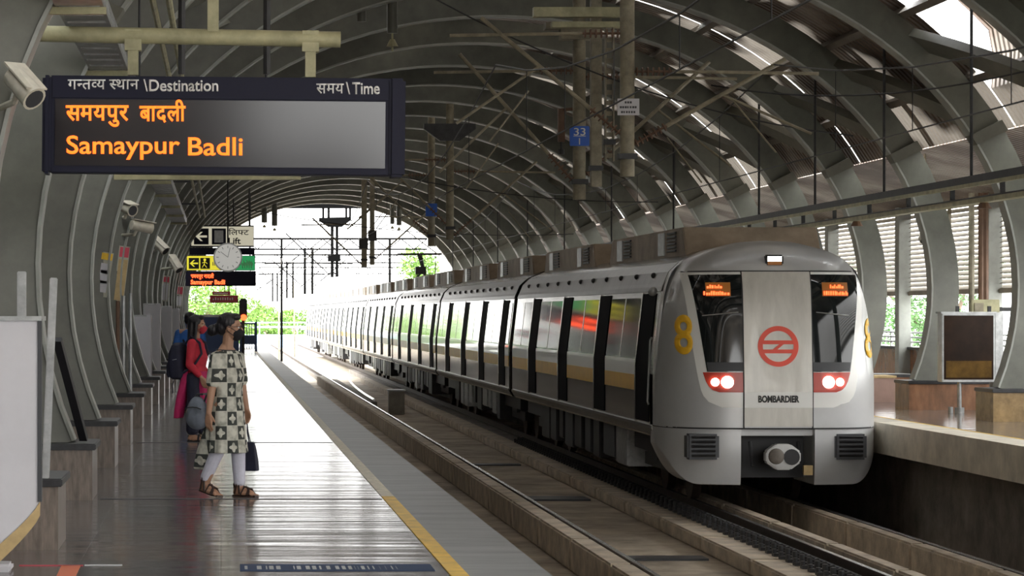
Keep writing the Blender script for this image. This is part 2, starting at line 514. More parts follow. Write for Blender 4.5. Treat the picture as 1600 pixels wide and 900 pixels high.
def text_bm(segs, offset=0.0):
    """segs: strings, or (letter, cut fraction) for a half letter whose stem is cut away; set one after another"""
    out = bmesh.new()
    x = 0.0
    for sg in segs:
        cut = None
        if isinstance(sg, tuple): sg, cut = sg
        if sg == ' ': x += 0.25; continue
        bm = glyphs(sg, offset)
        x0 = min(v.co.x for v in bm.verts); x1 = max(v.co.x for v in bm.verts)
        if cut is not None:
            xc = x0+(x1-x0)*cut
            bmesh.ops.bisect_plane(bm, geom=bm.verts[:]+bm.edges[:]+bm.faces[:], plane_co=(xc, 0, 0), plane_no=(1, 0, 0), clear_outer=True)
            x1 = xc
        lat = sg[0] < '\u0900'
        pad = 0.03 if lat else -0.012
        me = bpy.data.meshes.new('t')
        bmesh.ops.translate(bm, verts=bm.verts[:], vec=(x-x0+max(pad, 0), 0, 0))
        bm.to_mesh(me); bm.free(); out.from_mesh(me); bpy.data.meshes.remove(me)
        x += x1-x0+pad+max(pad, 0)
    return out

def put_text(name, segs, material, parent, pos, height_ref, width=None, offset=0.02, depth=0.004, surf=None, rot=None, center=False, squash=None):
    """upright lettering facing the camera (-y). width: fitted overall width; height_ref: size if width is None; surf(x, z) -> y"""
    if isinstance(segs, str): segs = [segs]
    bm = text_bm(segs, offset)
    x0 = min(v.co.x for v in bm.verts); x1 = max(v.co.x for v in bm.verts)
    k = height_ref
    kx = (width/(x1-x0)) if width else k
    if surf:
        bmesh.ops.triangulate(bm, faces=bm.faces[:])
        bmesh.ops.subdivide_edges(bm, edges=bm.edges[:], cuts=2, use_grid_fill=True)
    ex = bmesh.ops.extrude_face_region(bm, geom=bm.faces[:])
    nv = {g for g in ex['geom'] if isinstance(g, bmesh.types.BMVert)}
    org = ORG[parent.name] if parent is not None else Vector((0, 0, 0))
    for v in bm.verts:
        lx = (v.co.x-(x0+x1)/2 if center else v.co.x-x0)*kx
        lz = v.co.y*k
        X, Z = pos[0]+lx, pos[2]+lz
        y = surf(X, Z) if surf else pos[1]
        v.co = Vector((X, y-(depth if v in nv else 0), Z))
        if rot: v.co = rot @ v.co
        v.co -= org
    me = bpy.data.meshes.new(name)
    bmesh.ops.recalc_face_normals(bm, faces=bm.faces[:])
    bm.to_mesh(me); bm.free()
    return link_mesh(name, me, material, parent)

def copy_tree(o, parent=None):
    c = o.copy()
    COL.objects.link(c)
    ORG[c.name] = ORG[o.name]
    if parent is not None: c.parent = parent
    for ch in list(o.children): copy_tree(ch, c)
    return c

ORD = ('first second third fourth fifth sixth seventh eighth ninth tenth eleventh twelfth thirteenth fourteenth fifteenth sixteenth seventeenth '
       'eighteenth nineteenth twentieth twenty-first twenty-second twenty-third twenty-fourth twenty-fifth twenty-sixth twenty-seventh twenty-eighth '
       'twenty-ninth thirtieth thirty-first thirty-second thirty-third thirty-fourth thirty-fifth thirty-sixth').split()

# ---------------------------------------------------------------- setting: vault, platforms, track bed
CX, CZ, RA, RB = 5.15, 2.0, 6.75, 5.0       # the arches follow this ellipse
Y_NEAR, Y_END = -10.0, 136.5
EDGE_L, EDGE_R = 2.03, 9.65
RAILZ, BED = -1.24, -1.62
def arc(t, off=0.0):
    a = math.radians(t)
    return CX+(RA+off)*math.cos(a), CZ+(RB+off)*math.sin(a)
def skew(x): return 0.17*(x+1.3)            # the arches stand slightly askew to the track
def vault_z(x, y):
    """height of the underside of the roof sheets"""
    k = math.floor((y-skew(x)-19)/5)
    off = 0.64 if k % 2 == 0 else ((0.83 if x < 7 else 0.68) if k < 11 else 0.80)
    return CZ+(RB+off)*math.sqrt(max(0.02, 1-((x-CX)/(RA+off))**2))-0.04
RIBY = [19.0+5.0*k for k in range(24)]

def struct(mb, name, m, **kw):
    o = mb.build(name, m, **kw)
    o['kind'] = 'structure'
    return o
# floors and edges
struct(MB().box(-4.3, 1.40, -30, 122, -0.3, 0), 'floor', M['floor'])
struct(MB().box(1.52, EDGE_L, -30, 150, -0.28, -0.004).box(1.40, 1.52, -30, 150, -0.28, -0.012), 'platform_edge', M['edge'])
struct(MB().box(-4.3, 1.40, 122, 150, -0.3, -0.03), 'floor_outdoor', M['conc'])
struct(MB().box(10.22, 14.7, -30, 150, -0.3, 0), 'floor_opposite', M['floor2'])
struct(MB().box(EDGE_R, 10.16, -30, 150, -0.45, 0.002).box(10.16, 10.22, -30, 150, -0.3, -0.01), 'platform_edge_opposite', M['coping'])
struct(MB().box(1.35, 1.55, -30, 150, BED, -0.28), 'wall_under_platform', M['concdk'])
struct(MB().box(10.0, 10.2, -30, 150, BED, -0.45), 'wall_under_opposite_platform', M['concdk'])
bed = MB().box(1.0, 10.5, -30, 260, BED-0.3, BED)
struct(bed, 'floor_trackbed', M['slab'])
struct(MB().box(-220, 240, 150, 700, -3.4, -2.9).box(-220, 1.0, 122, 150, -3.4, -2.9).box(14.9, 240, -20, 150, -3.4, -2.9), 'ground', M['far'])
struct(MB().box(-6, 1.0, 150, 262, -2.9, -1.5).box(10.5, 16, 150, 262, -2.9, -1.5), 'ground_embankment', M['brown'])

# vault skin: every second bay is raised, the step between two bays stays open to the sky
sk = MB()
def skin(y0, y1, off, t0, t1, n=40):
    rows = []
    for i in range(n+1):
        t = t0+(t1-t0)*i/n
        x, z = arc(t, off(t) if callable(off) else off)
        rows.append([(x, y0+skew(x), z), (x, y1+skew(x), z)])
    sk.grid(rows)
def high(k):
    def f(t):
        if k == 3: return 0.645+0.55*max(0, min(1, (t-33)/3, (50-t)/3))+0.15*max(0, min(1, (t-72)/8))
        if k < 11: return 0.645+0.15*max(0, min(1, (t-72)/8))
        return 0.80
    return f
for k in range(-2, 23):
    y = 19.0+5*k
    off = 0.64 if k % 2 == 0 else high(k)
    skin(y+0.02 if k % 2 == 0 else y-0.35, y+5.0 if k % 2 == 0 else y+4.98, off, 25, 155)
skin(-9.4, 8.7, 0.64, 44, 155)  # unseen roof behind the viewpoint, left open on one side to steer the light
struct(sk, 'ceiling', M['roof'], smooth=True)
# lean-to roofs over the outer halves of the platforms
lt = MB()
for s in (1, -1):
    def mx(x): return CX+s*(x-CX)
    lt.grid([[(mx(12.06), 9 if s > 0 else -9.4, 4.42), (mx(12.06), Y_END, 4.42)], [(mx(14.7), 9 if s > 0 else -9.4, 3.72), (mx(14.7), Y_END, 3.72)]])
struct(lt, 'ceiling_lean_to', M['roof'], solid=0.05)
# opposite outer wall: marble dado, opening, louvres
struct(MB().box(14.5, 14.7, -30, 150, 0, 0.84), 'wall_right', M['marble'])
struct(MB().box(14.44, 14.74, -30, 150, 0.84, 0.90), 'trim_1', M['stonecap'])
lv = MB()
z = 2.06
while z < 3.72:
    lv.add([(14.48, -30, z), (14.48, 137, z), (14.62, 137, z+0.086), (14.62, -30, z+0.086), (14.48, -30, z+0.012), (14.48, 137, z+0.012), (14.62, 137, z+0.098), (14.62, -30, z+0.098)],
           [(0,1,2,3),(4,7,6,5),(0,4,5,1),(2,6,7,3),(0,3,7,4),(1,5,6,2)])
    z += 0.095
lv.box(14.46, 14.66, -30, 137, 1.98, 2.06)
struct(lv, 'louvre_wall', M['louvre'])
# wall behind the near platform
wl = MB().box(-4.4, -4.2, Y_NEAR, 137, 0, 3.72)
struct(wl, 'wall_left', mat('green_grey_wall', (0.10, 0.14, 0.13), 0.5, var=0.3, vscale=0.8))

# unseen added screen behind the viewpoint, shaped to darken part of the board's reflection
struct(MB().prism([(-4.2, 0), (3.2, 0), (3.0, 4.2), (1.9, 4.75), (1.2, 4.3), (0.55, 4.5), (0.5, 6.9), (-4.2, 6.9)], 'y', -9.5, -9.2), 'wall_reflection_blocker', M['concdk'])

# ---------------------------------------------------------------- roof steel
def rib_things():
    for k, y in enumerate(RIBY):
        rt = empty('roof_arch', (arc(198)[0], y, 0.5), 'curved grey steel roof arch, %s in line from the hanging destination board' % ORD[k], 'arch', 'steel arches of the station roof')
        N = 60
        ts = [-17.5+215*i/N for i in range(N+1)]
        rings, fl = [], []
        for t in ts:
            x, z = arc(t); X, Z = arc(t, 0.46)
            s0, s1 = skew(x), skew(X)
            rings.append([(x, y+s0, z), (x, y+0.26+s0, z), (X, y+0.26+s1, Z), (X, y+s1, Z)])
            x2, z2 = arc(t, -0.025); X2, Z2 = arc(t, 0.004)
            fl.append([(x2, y-0.03+s0, z2), (x2, y+0.29+s0, z2), (X2, y+0.29+s0, Z2), (X2, y-0.03+s0, Z2)])
        MB().loft(rings).build('web', M['rib'], rt, smooth=True)
        MB().loft(fl).build('flange', M['ribedge'], rt, smooth=True)
        for t in (26, 154):
            sp, bo = MB(), MB()
            pr = []
            for q in (-0.9, 0.9):
                x, z = arc(t+q, -0.03); X, Z = arc(t+q, 0.48)
                pr.append([(x, y-0.045+skew(x), z), (x, y+0.305+skew(x), z), (X, y+0.305+skew(x), Z), (X, y-0.045+skew(x), Z)])
            sp.loft(pr).build('splice_plate', M['brace'], rt)
    for k, y in enumerate(RIBY):           # flat diagonal braces in the roof plane
        if k == 0: continue
        for s, place in ((1, 'opposite platform'), (-1, 'near platform')):
            a0, a1 = (43, 25.5) if s > 0 else (137, 154.5)
            pts = []
            for i in range(9):
                q = i/8
                x, z = arc(a0+(a1-a0)*q, 0.30)
                pts.append(Vector((x, y+skew(x)-5.0*q+0.1*(1-q)+0.28*q, z)))
            rings = []
            for i, p in enumerate(pts):
                d = (pts[min(i+1, 8)]-pts[max(i-1, 0)]).normalized()
                n = Vector(((p.x-CX)/RA**2, 0, (p.z-CZ)/RB**2)).normalized()
                wv = d.cross(n).normalized()*0.20
                rings.append([p-wv, p+wv, p+wv+n*0.14, p-wv+n*0.14])
            b = MB().loft(rings).build('diagonal_brace', M['brace'], loc=pts[0], smooth=True)
            tag(b, 'flat diagonal roof brace over the %s, springing from the %s arch past the board' % (place, ORD[k]), 'brace', 'diagonal braces over the %s' % place)
    for i, t in enumerate((34, 47, 60, 73, 90, 107, 120, 133, 146)):
        x, z = arc(t, 0.47)
        X, Z = arc(t, 0.63)
        n = Vector((math.cos(math.radians(t)), 0, math.sin(math.radians(t))))
        c = MB().bar((x+n.x*0.08, 14.2, z+n.z*0.08), (x+n.x*0.08, Y_END, z+n.z*0.08), 0.12, 0.16, n).build('roof_purlin', M['purlin'], loc=(x, 14.2, z))
        tag(c, 'long straight roof purlin, %s up from the opposite platform eave' % ORD[i], 'purlin', 'purlins along the roof')
rib_things()

def rod_hanger(rt, x, y, z0, z1, r=0.022):
    MB().tube((x, y, z0), (x, y, z1), r, n=8).build('hanger_rod', M['dark'], rt)
# cable and light trunking over the opposite platform edge
rt = empty('cable_trunking', (10.3, 30, 3.38), 'long dark cable trunking hung on rods above the opposite platform edge', 'trunking')
MB().box(10.22, 10.40, 30, 136, 3.36, 3.48).build('channel', M['dark'], rt)
MB().box(10.17, 10.22, 30, 136, 3.32, 3.37).build('lip', M['tubeyel'], rt)
for i in range(12):
    y = (38, 43, 48, 53)[i] if i < 4 else 63+(i-4)*10
    x = 10.31
    rod_hanger(rt, x, y, 3.46, vault_z(x, y))
rt2 = empty('light_trunking', (10.3, 30, 3.1), 'yellow-edged light trunking with small fittings, below the dark cable trunking', 'trunking')
MB().box(10.24, 10.40, 30, 136, 3.10, 3.165).build('channel', M['tubeyel'], rt2)
MB().box(10.23, 10.41, 30, 136, 3.165, 3.185).build('lip', M['dark'], rt2)
for i in range(30):
    y = 34+i*2.5
    MB().box(10.29, 10.35, y, y+0.05, 3.18, 3.358).build('strap', M['dark'], rt2)
    if i % 3 == 1: MB().tube((10.32, y+0.9, 3.02), (10.32, y+0.9, 3.11), 0.10, 0.05, n=10).build('fitting', M['brownpipe'], rt2)

# ladder tray and pipes over the near platform
rt = empty('cable_tray', (-0.95, 16, 3.72), 'perforated galvanised cable tray running above the near platform', 'cable tray')
for x in (-1.13, -0.82):
    side = MB()
    y = 16.0
    side.box(x-0.012, x+0.012, 16, 66, 3.72, 3.76).box(x-0.012, x+0.012, 16, 66, 3.82, 3.85)
    while y < 65.8:
        side.box(x-0.012, x+0.012, y, y+0.16, 3.76, 3.82)
        y += 0.26
    side.build('side_rail', M['galv'], rt)
rg = MB()
y = 16.2
while y < 65.6:
    rg.box(-1.12, -0.83, y, y+0.34, 3.72, 3.745)
    y += 0.5
rg.build('rung', M['galv'], rt)
cb = MB()
for j, x in enumerate((-1.07, -1.0, -0.92)):
    pts = [(x+0.015*math.sin(i*1.7+j), 16+i*2.0, 3.765+0.008*math.sin(i*2.3+j)) for i in range(26)]
    cb.path(pts, 0.022, 6)
cb.build('cable', M['brownpipe'], rt)
for k in range(0, 10):
    y = RIBY[k]+0.1
    MB().bar((-1.25, y, 3.69), (-0.79, y, 3.69), 0.05, 0.05).build('bracket', M['tubeyel'], rt)
rt = empty('conduit', (-0.45, 16, 3.9), 'pair of thin conduits running beside the cable tray under the arches', 'conduit')
for j, x in enumerate((-0.50, -0.38)):
    MB().tube((x, 16, 3.9), (x, 66, 3.9), 0.025, n=8).build('pipe', M['tubeyel'], rt)
for k in range(0, 10, 2):
    MB().bar((-1.10, RIBY[k]+0.12, 3.945), (-0.33, RIBY[k]+0.12, 3.945), 0.04, 0.04).build('bracket', M['dark'], rt)

# ---------------------------------------------------------------- track
def rail(x, label, y0=8, y1=262, clips=0, side=-1):
    rt = empty('rail', (x, y0, RAILZ-0.17), label, 'rail', 'running rails')
    MB().box(x-0.07, x+0.07, y0, y1, RAILZ-0.17, RAILZ-0.145).box(x-0.012, x+0.012, y0, y1, RAILZ-0.145, RAILZ-0.04).box(x-0.035, x+0.035, y0, y1, RAILZ-0.04, RAILZ-0.004).build('rail_section', M['rail'], rt)
    MB().box(x-0.028, x+0.028, y0, y1, RAILZ-0.004, RAILZ).build('running_surface', M['railtop'], rt)
    cl = None
    for i in range(clips):
        y = 27.2+i*0.42
        if cl is None:
            m = MB()
            m.box(x-0.40, x-0.09, y-0.07, y+0.07, RAILZ-0.17, RAILZ-0.13).path([(x-0.10, y-0.05, RAILZ-0.10), (x-0.2, y-0.06, RAILZ-0.06), (x-0.26, y, RAILZ-0.08), (x-0.2, y+0.06, RAILZ-0.06), (x-0.10, y+0.05, RAILZ-0.10)], 0.018, 6)
            m.tube((x-0.30, y, RAILZ-0.14), (x-0.30, y, RAILZ-0.04), 0.035, n=6).tube((x-0.38, y, RAILZ-0.14), (x-0.38, y, RAILZ-0.08), 0.03, n=6)
            cl = m.build('rail_clip', M['dark'], rt)
        else:
            c = cl.copy(); COL.objects.link(c); c.parent = rt; c.location = (0, i*0.42, 0)
    return rt
rail(4.74, 'dark rail with a bright worn head beside the near platform, next to concrete upstand')
rail(3.22, 'rail of the near track tucked under the near platform edge')
rail(7.25, 'clipped rail under the train, on the side of the near track', clips=90)
rail(8.77, 'rail under the train, on the side of the opposite platform')
def plinth_row(x0, x1, ztop, y0, y1, ln, group, label, jit=0.0):
    n = int((y1-y0)/ln)
    first = MB().box(x0, x1, y0, y0+ln-0.09, BED, ztop).build('concrete_plinth', M['plinth'], loc=((x0+x1)/2, y0, BED), bevel=0.025)
    for i in range(n):
        o = first
        if i:
            o = first.copy(); COL.objects.link(o)
            o.location = ((x0+x1)/2, y0+i*ln, BED)
        tag(o, label % ORD[i], 'concrete block', group)
plinth_row(4.36, 4.63, RAILZ+0.03, 13.6, 128, 3.5, 'upstand blocks beside the near track', 'concrete upstand block by the near rail, %s along the track from the camera')
plinth_row(6.49, 6.93, RAILZ-0.174, 20, 130, 3.5, 'plinth blocks carrying the clipped rail', 'low concrete plinth under the clipped rail, %s along the track from the camera')
plinth_row(7.42, 7.62, RAILZ+0.02, 20, 60, 3.5, 'guard blocks inside the train track by its clipped rail', 'guard block inside the train track beside its clipped rail, %s from the camera')
plinth_row(8.46, 8.66, RAILZ+0.02, 20, 60, 3.5, 'guard blocks inside the train track by the far rail', 'guard block inside the train track towards the opposite platform, %s from camera')
rp = MB()
for x0, x1 in ((4.64, 5.0), (3.0, 3.45), (6.94, 7.42), (8.67, 9.1)):
    rp.box(x0, x1, 8, 150, BED, RAILZ-0.17)
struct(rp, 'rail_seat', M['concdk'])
# drain covers and bits on the slab between the tracks
for i, (y, w_, lab) in enumerate(((47.5, 0.9, 'dark drain opening in the track slab abreast of the second train door'), (36.0, 0.5, 'dark drain opening in the track slab just before the train front'), (58.5, 0.5, 'dark drain opening in the track slab abreast of the first car end'))):
    o = MB().box(5.15, 6.35, y, y+w_, BED+0.002, BED+0.03).build('drain_cover', M['black'], loc=(5.75, y, BED))
    tag(o, lab, 'drain', 'drains between the tracks')
o = empty('track_box', (5.6, 88, BED), 'grey equipment box standing between the tracks beside the far end of the train', 'equipment box')
MB().box(5.35, 5.85, 88, 88.6, BED, BED+0.75).build('housing', M['conc'], o, bevel=0.02)
MB().box(5.32, 5.88, 87.97, 88.63, BED+0.75, BED+0.8).build('lid', M['galv'], o)
o = empty('turnout_rail', (4.74, 110, RAILZ), 'bright curved turnout rail joining the near track beyond the train', 'rail')
pts = [(5.1+0.0006*(y-92)**2, y, RAILZ-0.03) for y in range(92, 124, 2)]
MB().path(pts, 0.045, 6).build('rail_section', M['railtop'], o)
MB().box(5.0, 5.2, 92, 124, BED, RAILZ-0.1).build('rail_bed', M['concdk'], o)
o = MB().path([(1.9, 28.6, -0.20), (2.16, 28.6, -0.20), (2.26, 28.6, -0.22), (2.28, 28.6, -0.45)], 0.02, 8).build('bent_pipe', M['lineyel'], loc=(2.1, 28.6, -0.2), smooth=True)
tag(o, 'short bent yellow pipe sticking out under the near platform edge', 'pipe')

# ---------------------------------------------------------------- train
TX = 8.0
train = empty('metro_train', (TX, 39.6, RAILZ), 'silver eight-car metro train with yellow stripe and red round emblem on its nose', 'train')
TOP = [(0, 2.675), (.38, 2.65), (.85, 2.53), (1.18, 2.39), (1.36, 2.22), (1.43, 2.05), (1.49, 1.75), (1.56, 1.15), (1.60, 0.70)]
def top_z(u):
    u = abs(u)
    for (a, za), (b, zb) in zip(TOP, TOP[1:]):
        if u <= b: return za+(zb-za)*(u-a)/(b-a)
    return 0.7
def half_w(z):
    if z <= 0.7: return 1.60
    for (a, za), (b, zb) in zip(TOP, TOP[1:]):
        if za >= z >= zb: return a+(b-a)*(za-z)/(za-zb)
    return 0.0
YB = 40.75
def face_y(X, z):
    u = X-TX
    a = abs(u)/max(0.02, 1.60 if z < 0.7 else 1.60-0.10*min(1, (z-0.7)/1.3))
    b = max(0.0, (z-1.0)/(2.69-1.0))
    if z > 1.0:
        b *= (2.675/max(top_z(u), 1.2))**1.0
    rho = min(1.0, (min(a, 1)**5+min(b, 1)**5)**(1/5))
    return YB-1.02*math.sqrt(max(0.0, 1-rho**5)) - 0.04*math.cos(min(a, 1)*pi/2) + 0.14*max(0, z-0.5)/2 + 0.10*min(a, 1)**2

def face_grid(zlo, zhi, left, right, nz=24, nu=24, off=0.0):
    """strip of the nose between left(z) and right(z)"""
    rows = []
    for i in range(nz+1):
        z = zlo+(zhi-zlo)*i/nz
        l, r = left(z), right(z)
        rows.append([(TX+l+(r-l)*j/nu, face_y(TX+l+(r-l)*j/nu, z)-off, z) for j in range(nu+1)])
    return rows
# nose shell, from the seam up to the roof line
us = [math.sin(pi/2*(-1+2*j/56))*1.60 for j in range(57)]
rows = []
for i in range(41):
    q = i/40
    q = math.sin(q*pi/2)
    row = []
    for u in us:
        uu = u
        zt = top_z(uu)
        z = -0.05+(zt+0.05)*q
        # pull the outer columns in so that they follow the outline
        hw = half_w(z)
        ue = max(-hw, min(hw, uu))
        row.append((TX+ue, face_y(TX+ue, z) if i < 40 else YB, z))
    row = [(x, (YB if abs(u) >= 1.599 else y), z) for (x, y, z), u in zip(row, us)]
    rows.append(row)
sh = MB().grid(rows)
outline = [rows[i][0] for i in range(41)]+rows[40][1:]+[rows[i][-1] for i in range(39, -1, -1)]
sh.grid([outline, [(x, 41.25, z) for x, y, z in outline]])
shell = sh.build('nose_shell', M['silver'], train, smooth=True)
def patch(name, m, parent, zlo, zhi, l, r, off, nz=24, nu=20, th=0.02):
    rw = face_grid(zlo, zhi, l, r, nz, nu, off)
    mb = MB().grid(rw)
    edge = [rw[i][0] for i in range(nz+1)]+rw[-1][1:]+[rw[i][-1] for i in range(nz-1, -1, -1)]+rw[0][-2:0:-1]
    edge.append(edge[0])
    mb.grid([edge, [(x, y+th, z) for x, y, z in edge]])
    return mb.build(name, m, parent, smooth=True)
def interp(tab):
    def f(z):
        if z <= tab[0][0]: return tab[0][1]
        for (a, va), (b, vb) in zip(tab, tab[1:]):
            if z <= b: return va+(vb-va)*(z-a)/(b-a)
        return tab[-1][1]
    return f
band = interp([(.25, .80), (.27, .93), (.31, 1.02), (.38, 1.10), (.50, 1.15), (.70, 1.19), (1.2, 1.26), (2.2, 1.36)])
wo = interp([(.47, .84), (.50, .93), (.55, .98), (.62, 1.02), (.75, 1.06), (1.0, 1.10), (2.17, 1.265)])
for s in (-1, 1):
    def L(f_in, f_out, sh=.06):
        return (lambda z: -f_out(z)+(sh if f_out(z) > .8 else 0), lambda z: -f_in(z)) if s < 0 else (lambda z: f_in(z), lambda z: f_out(z))
    c = lambda v: (lambda z: v)
    a, b = L(c(.49), band); patch('white_band', M['trainwhite'], train, .25, 2.2, a, b, .006)
    a, b = L(c(.495), wo); ws = patch('windscreen', M['wind'], train, .765, 2.165, a, b, .016)
    a, b = L(c(.495), wo, .0); hl = patch('headlamp_housing', M['lampred'], train, .47, .755, a, b, .016)
    a, b = L(c(.60), interp([(1.86, 1.17), (2.1, 1.20)])); dp = patch('destination_display', M['ledback'], ws, 1.85, 2.05, L(c(.66), c(1.06))[0], L(c(.66), c(1.06))[1], .022, 4, 6)
    a, b = L(c(.50), interp([(.77, 1.05), (.90, 1.07)])); patch('wiper_panel', M['greyplastic'], ws, .775, .90, a, b, .020, 4, 8)
    for row_z, hh in ((1.965, .050), (1.868, .055)):
        mb = MB()
        uu = .68
        rnd = random.Random(int(row_z*1000)+s)
        if row_z > 1.9: uu = .78
        while uu < (1.04 if row_z < 1.9 else .98):
            wd = rnd.choice((.014, .02, .028))
            X0 = TX+s*uu; yy = face_y(X0, row_z)-.026
            mb.box(min(X0, X0+s*wd), max(X0, X0+s*wd), yy-.004, yy+.01, row_z, row_z+hh*rnd.choice((.6, .85, 1)))
            uu += wd+rnd.choice((.008, .014))
        mb.build('lit_characters', M['ledred'], dp)
    for uu, r in ((.725, .090), (.895, .060)):
        X0 = TX+s*uu; z0 = .615; yy = face_y(X0, z0)-.02
        MB().tube((X0, yy+.03, z0), (X0, yy-.012, z0), r, r*.96, n=24).build('headlamp', M['headlight'], hl, smooth=True)
    # wiper
    mb = MB()
    p = [(TX+s*(.56+.5*t), 1.62-.05*t) for t in (0, .25, .5, .75, 1)]
    mb.path([(x, face_y(x, z)-.03, z) for x, z in p], .008, 6)
    mb.build('wiper', M['galv'], ws)
# gangway door in the middle of the nose
l, r = (lambda z: -.488), (lambda z: .488)
door = patch('emergency_door', M['silverdoor'], train, -.02, 2.205, l, r, .024, 24, 14, .04)
patch('white_strip', M['trainwhite'], door, .25, .475, l, r, .029, 4, 14)
for s in (-1, 1):
    patch('door_seal', M['rubber'], train, -.05, 2.215, lambda z, s=s: s*.495-.009, lambda z, s=s: s*.495+.009, .020, 24, 2)
patch('door_seal', M['rubber'], train, 2.205, 2.222, lambda z: -1.27, lambda z: 1.27, .018, 2, 24)
patch('seam', M['rubber'], train, -.062, -.040, lambda z: -1.585, lambda z: 1.585, .004, 2, 40)
em = lambda x, z: face_y(x, z)-.030
put_text('maker_lettering', 'BOMBARDIER', M['lettering'], door, (TX-.295, 0, .33), .13, width=.59, offset=.045, surf=em)
# round red emblem: ring, two bars and the slanting stroke between them
mb = MB()
zc, R0, R1 = 1.13, .292, .222
n = 56
ro = [(TX+R0*math.sin(2*pi*i/n), zc+R0*math.cos(2*pi*i/n)) for i in range(n)]
ri = [(TX+R1*math.sin(2*pi*i/n), zc+R1*math.cos(2*pi*i/n)) for i in range(n)]
mb.loft([[(x, em(x, z)+.01, z) for x, z in ro], [(x, em(x, z)-.004, z) for x, z in ro], [(x, em(x, z)-.004, z) for x, z in ri], [(x, em(x, z)+.01, z) for x, z in ri]], cap=False)
def slab(poly):
    k = len(poly)
    mb.add([(TX+x, em(TX+x, zc+z)+.01, zc+z) for x, z in poly]+[(TX+x, em(TX+x, zc+z)-.004, zc+z) for x, z in poly],
           [tuple(range(k))[::-1], tuple(range(k, 2*k))]+[(i, (i+1) % k, k+(i+1) % k, k+i) for i in range(k)])
slab([(-.215, .03), (-.225, .085), (.225, .085), (.215, .03)])
slab([(-.21, -.10), (-.225, -.045), (.225, -.045), (.21, -.10)])
slab([(-.085, -.05), (-.02, -.05), (.085, .035), (.02, .035)])
mb.build('round_emblem', M['logored'], door)
# number eight on both cheeks
for s in (-1, 1):
    bm_off = lambda x, z: face_y(x, z)-.010
    u0 = -1.41 if s < 0 else 1.335
    put_text('number_eight', '8', M['orange'], train, (TX+u0, 0, 1.03 if s < 0 else .98), .78, width=.225, offset=.022, surf=bm_off)
# marker lamp over the door
X0, z0 = TX, 2.365
y0 = face_y(X0, z0)
o = MB().box(X0-.13, X0+.13, y0-.05, y0+.1, z0-.085, z0+.085).build('marker_lamp', M['rubber'], train, bevel=.02)
MB().box(X0-.10, X0+.10, y0-.058, y0-.03, z0-.01, z0+.06).build('lens', M['headlight'], o)
MB().box(X0-.10, X0+.10, y0-.056, y0-.03, z0-.06, z0-.012).build('lens', M['ledback'], o)
# lower skirts either side of the coupler bay
def bot(u):
    u = abs(u)
    return -.86 if u < 1.1 else -.86+.55*((u-1.1)/.5)**2.2
for s in (-1, 1):
    rws = []
    for i in range(17):
        q = i/16
        row = []
        for j in range(25):
            uu = .53+(1.60-.53)*math.sin(pi/2*j/24)
            z = bot(uu)+(-.062-bot(uu))*q
            yy = face_y(TX+s*uu, -.2)+.10*max(0, (-.3-z))**1.5+(.015)
            if j == 24: yy = YB
            row.append((TX+s*uu, yy, z))
        rws.append(row)
    mb = MB().grid(rws)
    edge = [rws[i][0] for i in range(17)][::-1]+rws[0][1:]+[rws[i][-1] for i in range(1, 17)]
    mb.grid([edge, [(x, 41.2, z) for x, y, z in edge]])
    sk2 = mb.build('front_skirt', M['silver'], train, smooth=True)
    xa, xb = TX+s*.84, TX+s*1.30
    if s > 0: xa, xb = TX+.82, TX+1.28
    x0, x1 = min(xa, xb), max(xa, xb)
    yg = face_y(TX+s*.85, -.2)-.03
    g = MB().box(x0, x1, yg, yg+.35, -.50, -.13).build('air_grille', M['greyplastic'], sk2, bevel=.03)
    mb = MB()
    for q in range(5):
        zz = -.46+q*.066
        mb.add([(x0+.06, yg-.004, zz), (x1-.06, yg-.004, zz), (x1-.06, yg-.035, zz+.03), (x0+.06, yg-.035, zz+.03), (x0+.06, yg-.004, zz+.04), (x1-.06, yg-.004, zz+.04)],
               [(0,1,2,3),(3,2,5,4),(0,3,4),(1,5,2),(0,4,5,1)])
    mb.build('slats', M['dark'], g)
MB().box(TX-.53, TX+.53, 39.86, 40.4, -.16, -.062).build('coupler_beam', M['silver'], train, bevel=.01)
MB().box(TX-.53, TX+.53, 40.5, 41.1, -.80, -.16).build('coupler_bay', M['black'], train)
cz = -.455
yc = 39.62
oc = [(math.cos(2*pi*(i+.5)/8)*.27, math.sin(2*pi*(i+.5)/8)*.20) for i in range(8)]
cp = MB().prism([(TX+.06+x, cz+z) for x, z in oc], 'y', yc, yc+.22).build('coupler', M['couplerw'], train, bevel=.02)
MB().tube((TX+.06, yc+.2, cz), (TX+.06, 40.6, cz), .10, n=12).build('coupler_shank', M['dark'], cp)
MB().ell((TX-.045, yc, cz+.01), (.115, .06, .115)).build('coupler_cone', M['concdk'], cp, smooth=True)
MB().tube((TX+.175, yc+.05, cz), (TX+.175, yc-.012, cz), .115, n=20).build('coupler_cup', M['black'], cp)
MB().box(TX+.37, TX+.50, 39.72, 39.80, -.72, -.58).build('brake_tag', M['ply'], train)
for s in (-1, 1):
    MB().tube((TX+s*.35, 40.0, -.25), (TX+s*.33, 39.9, -.6), .03, n=8).build('hose', M['rubber'], train)

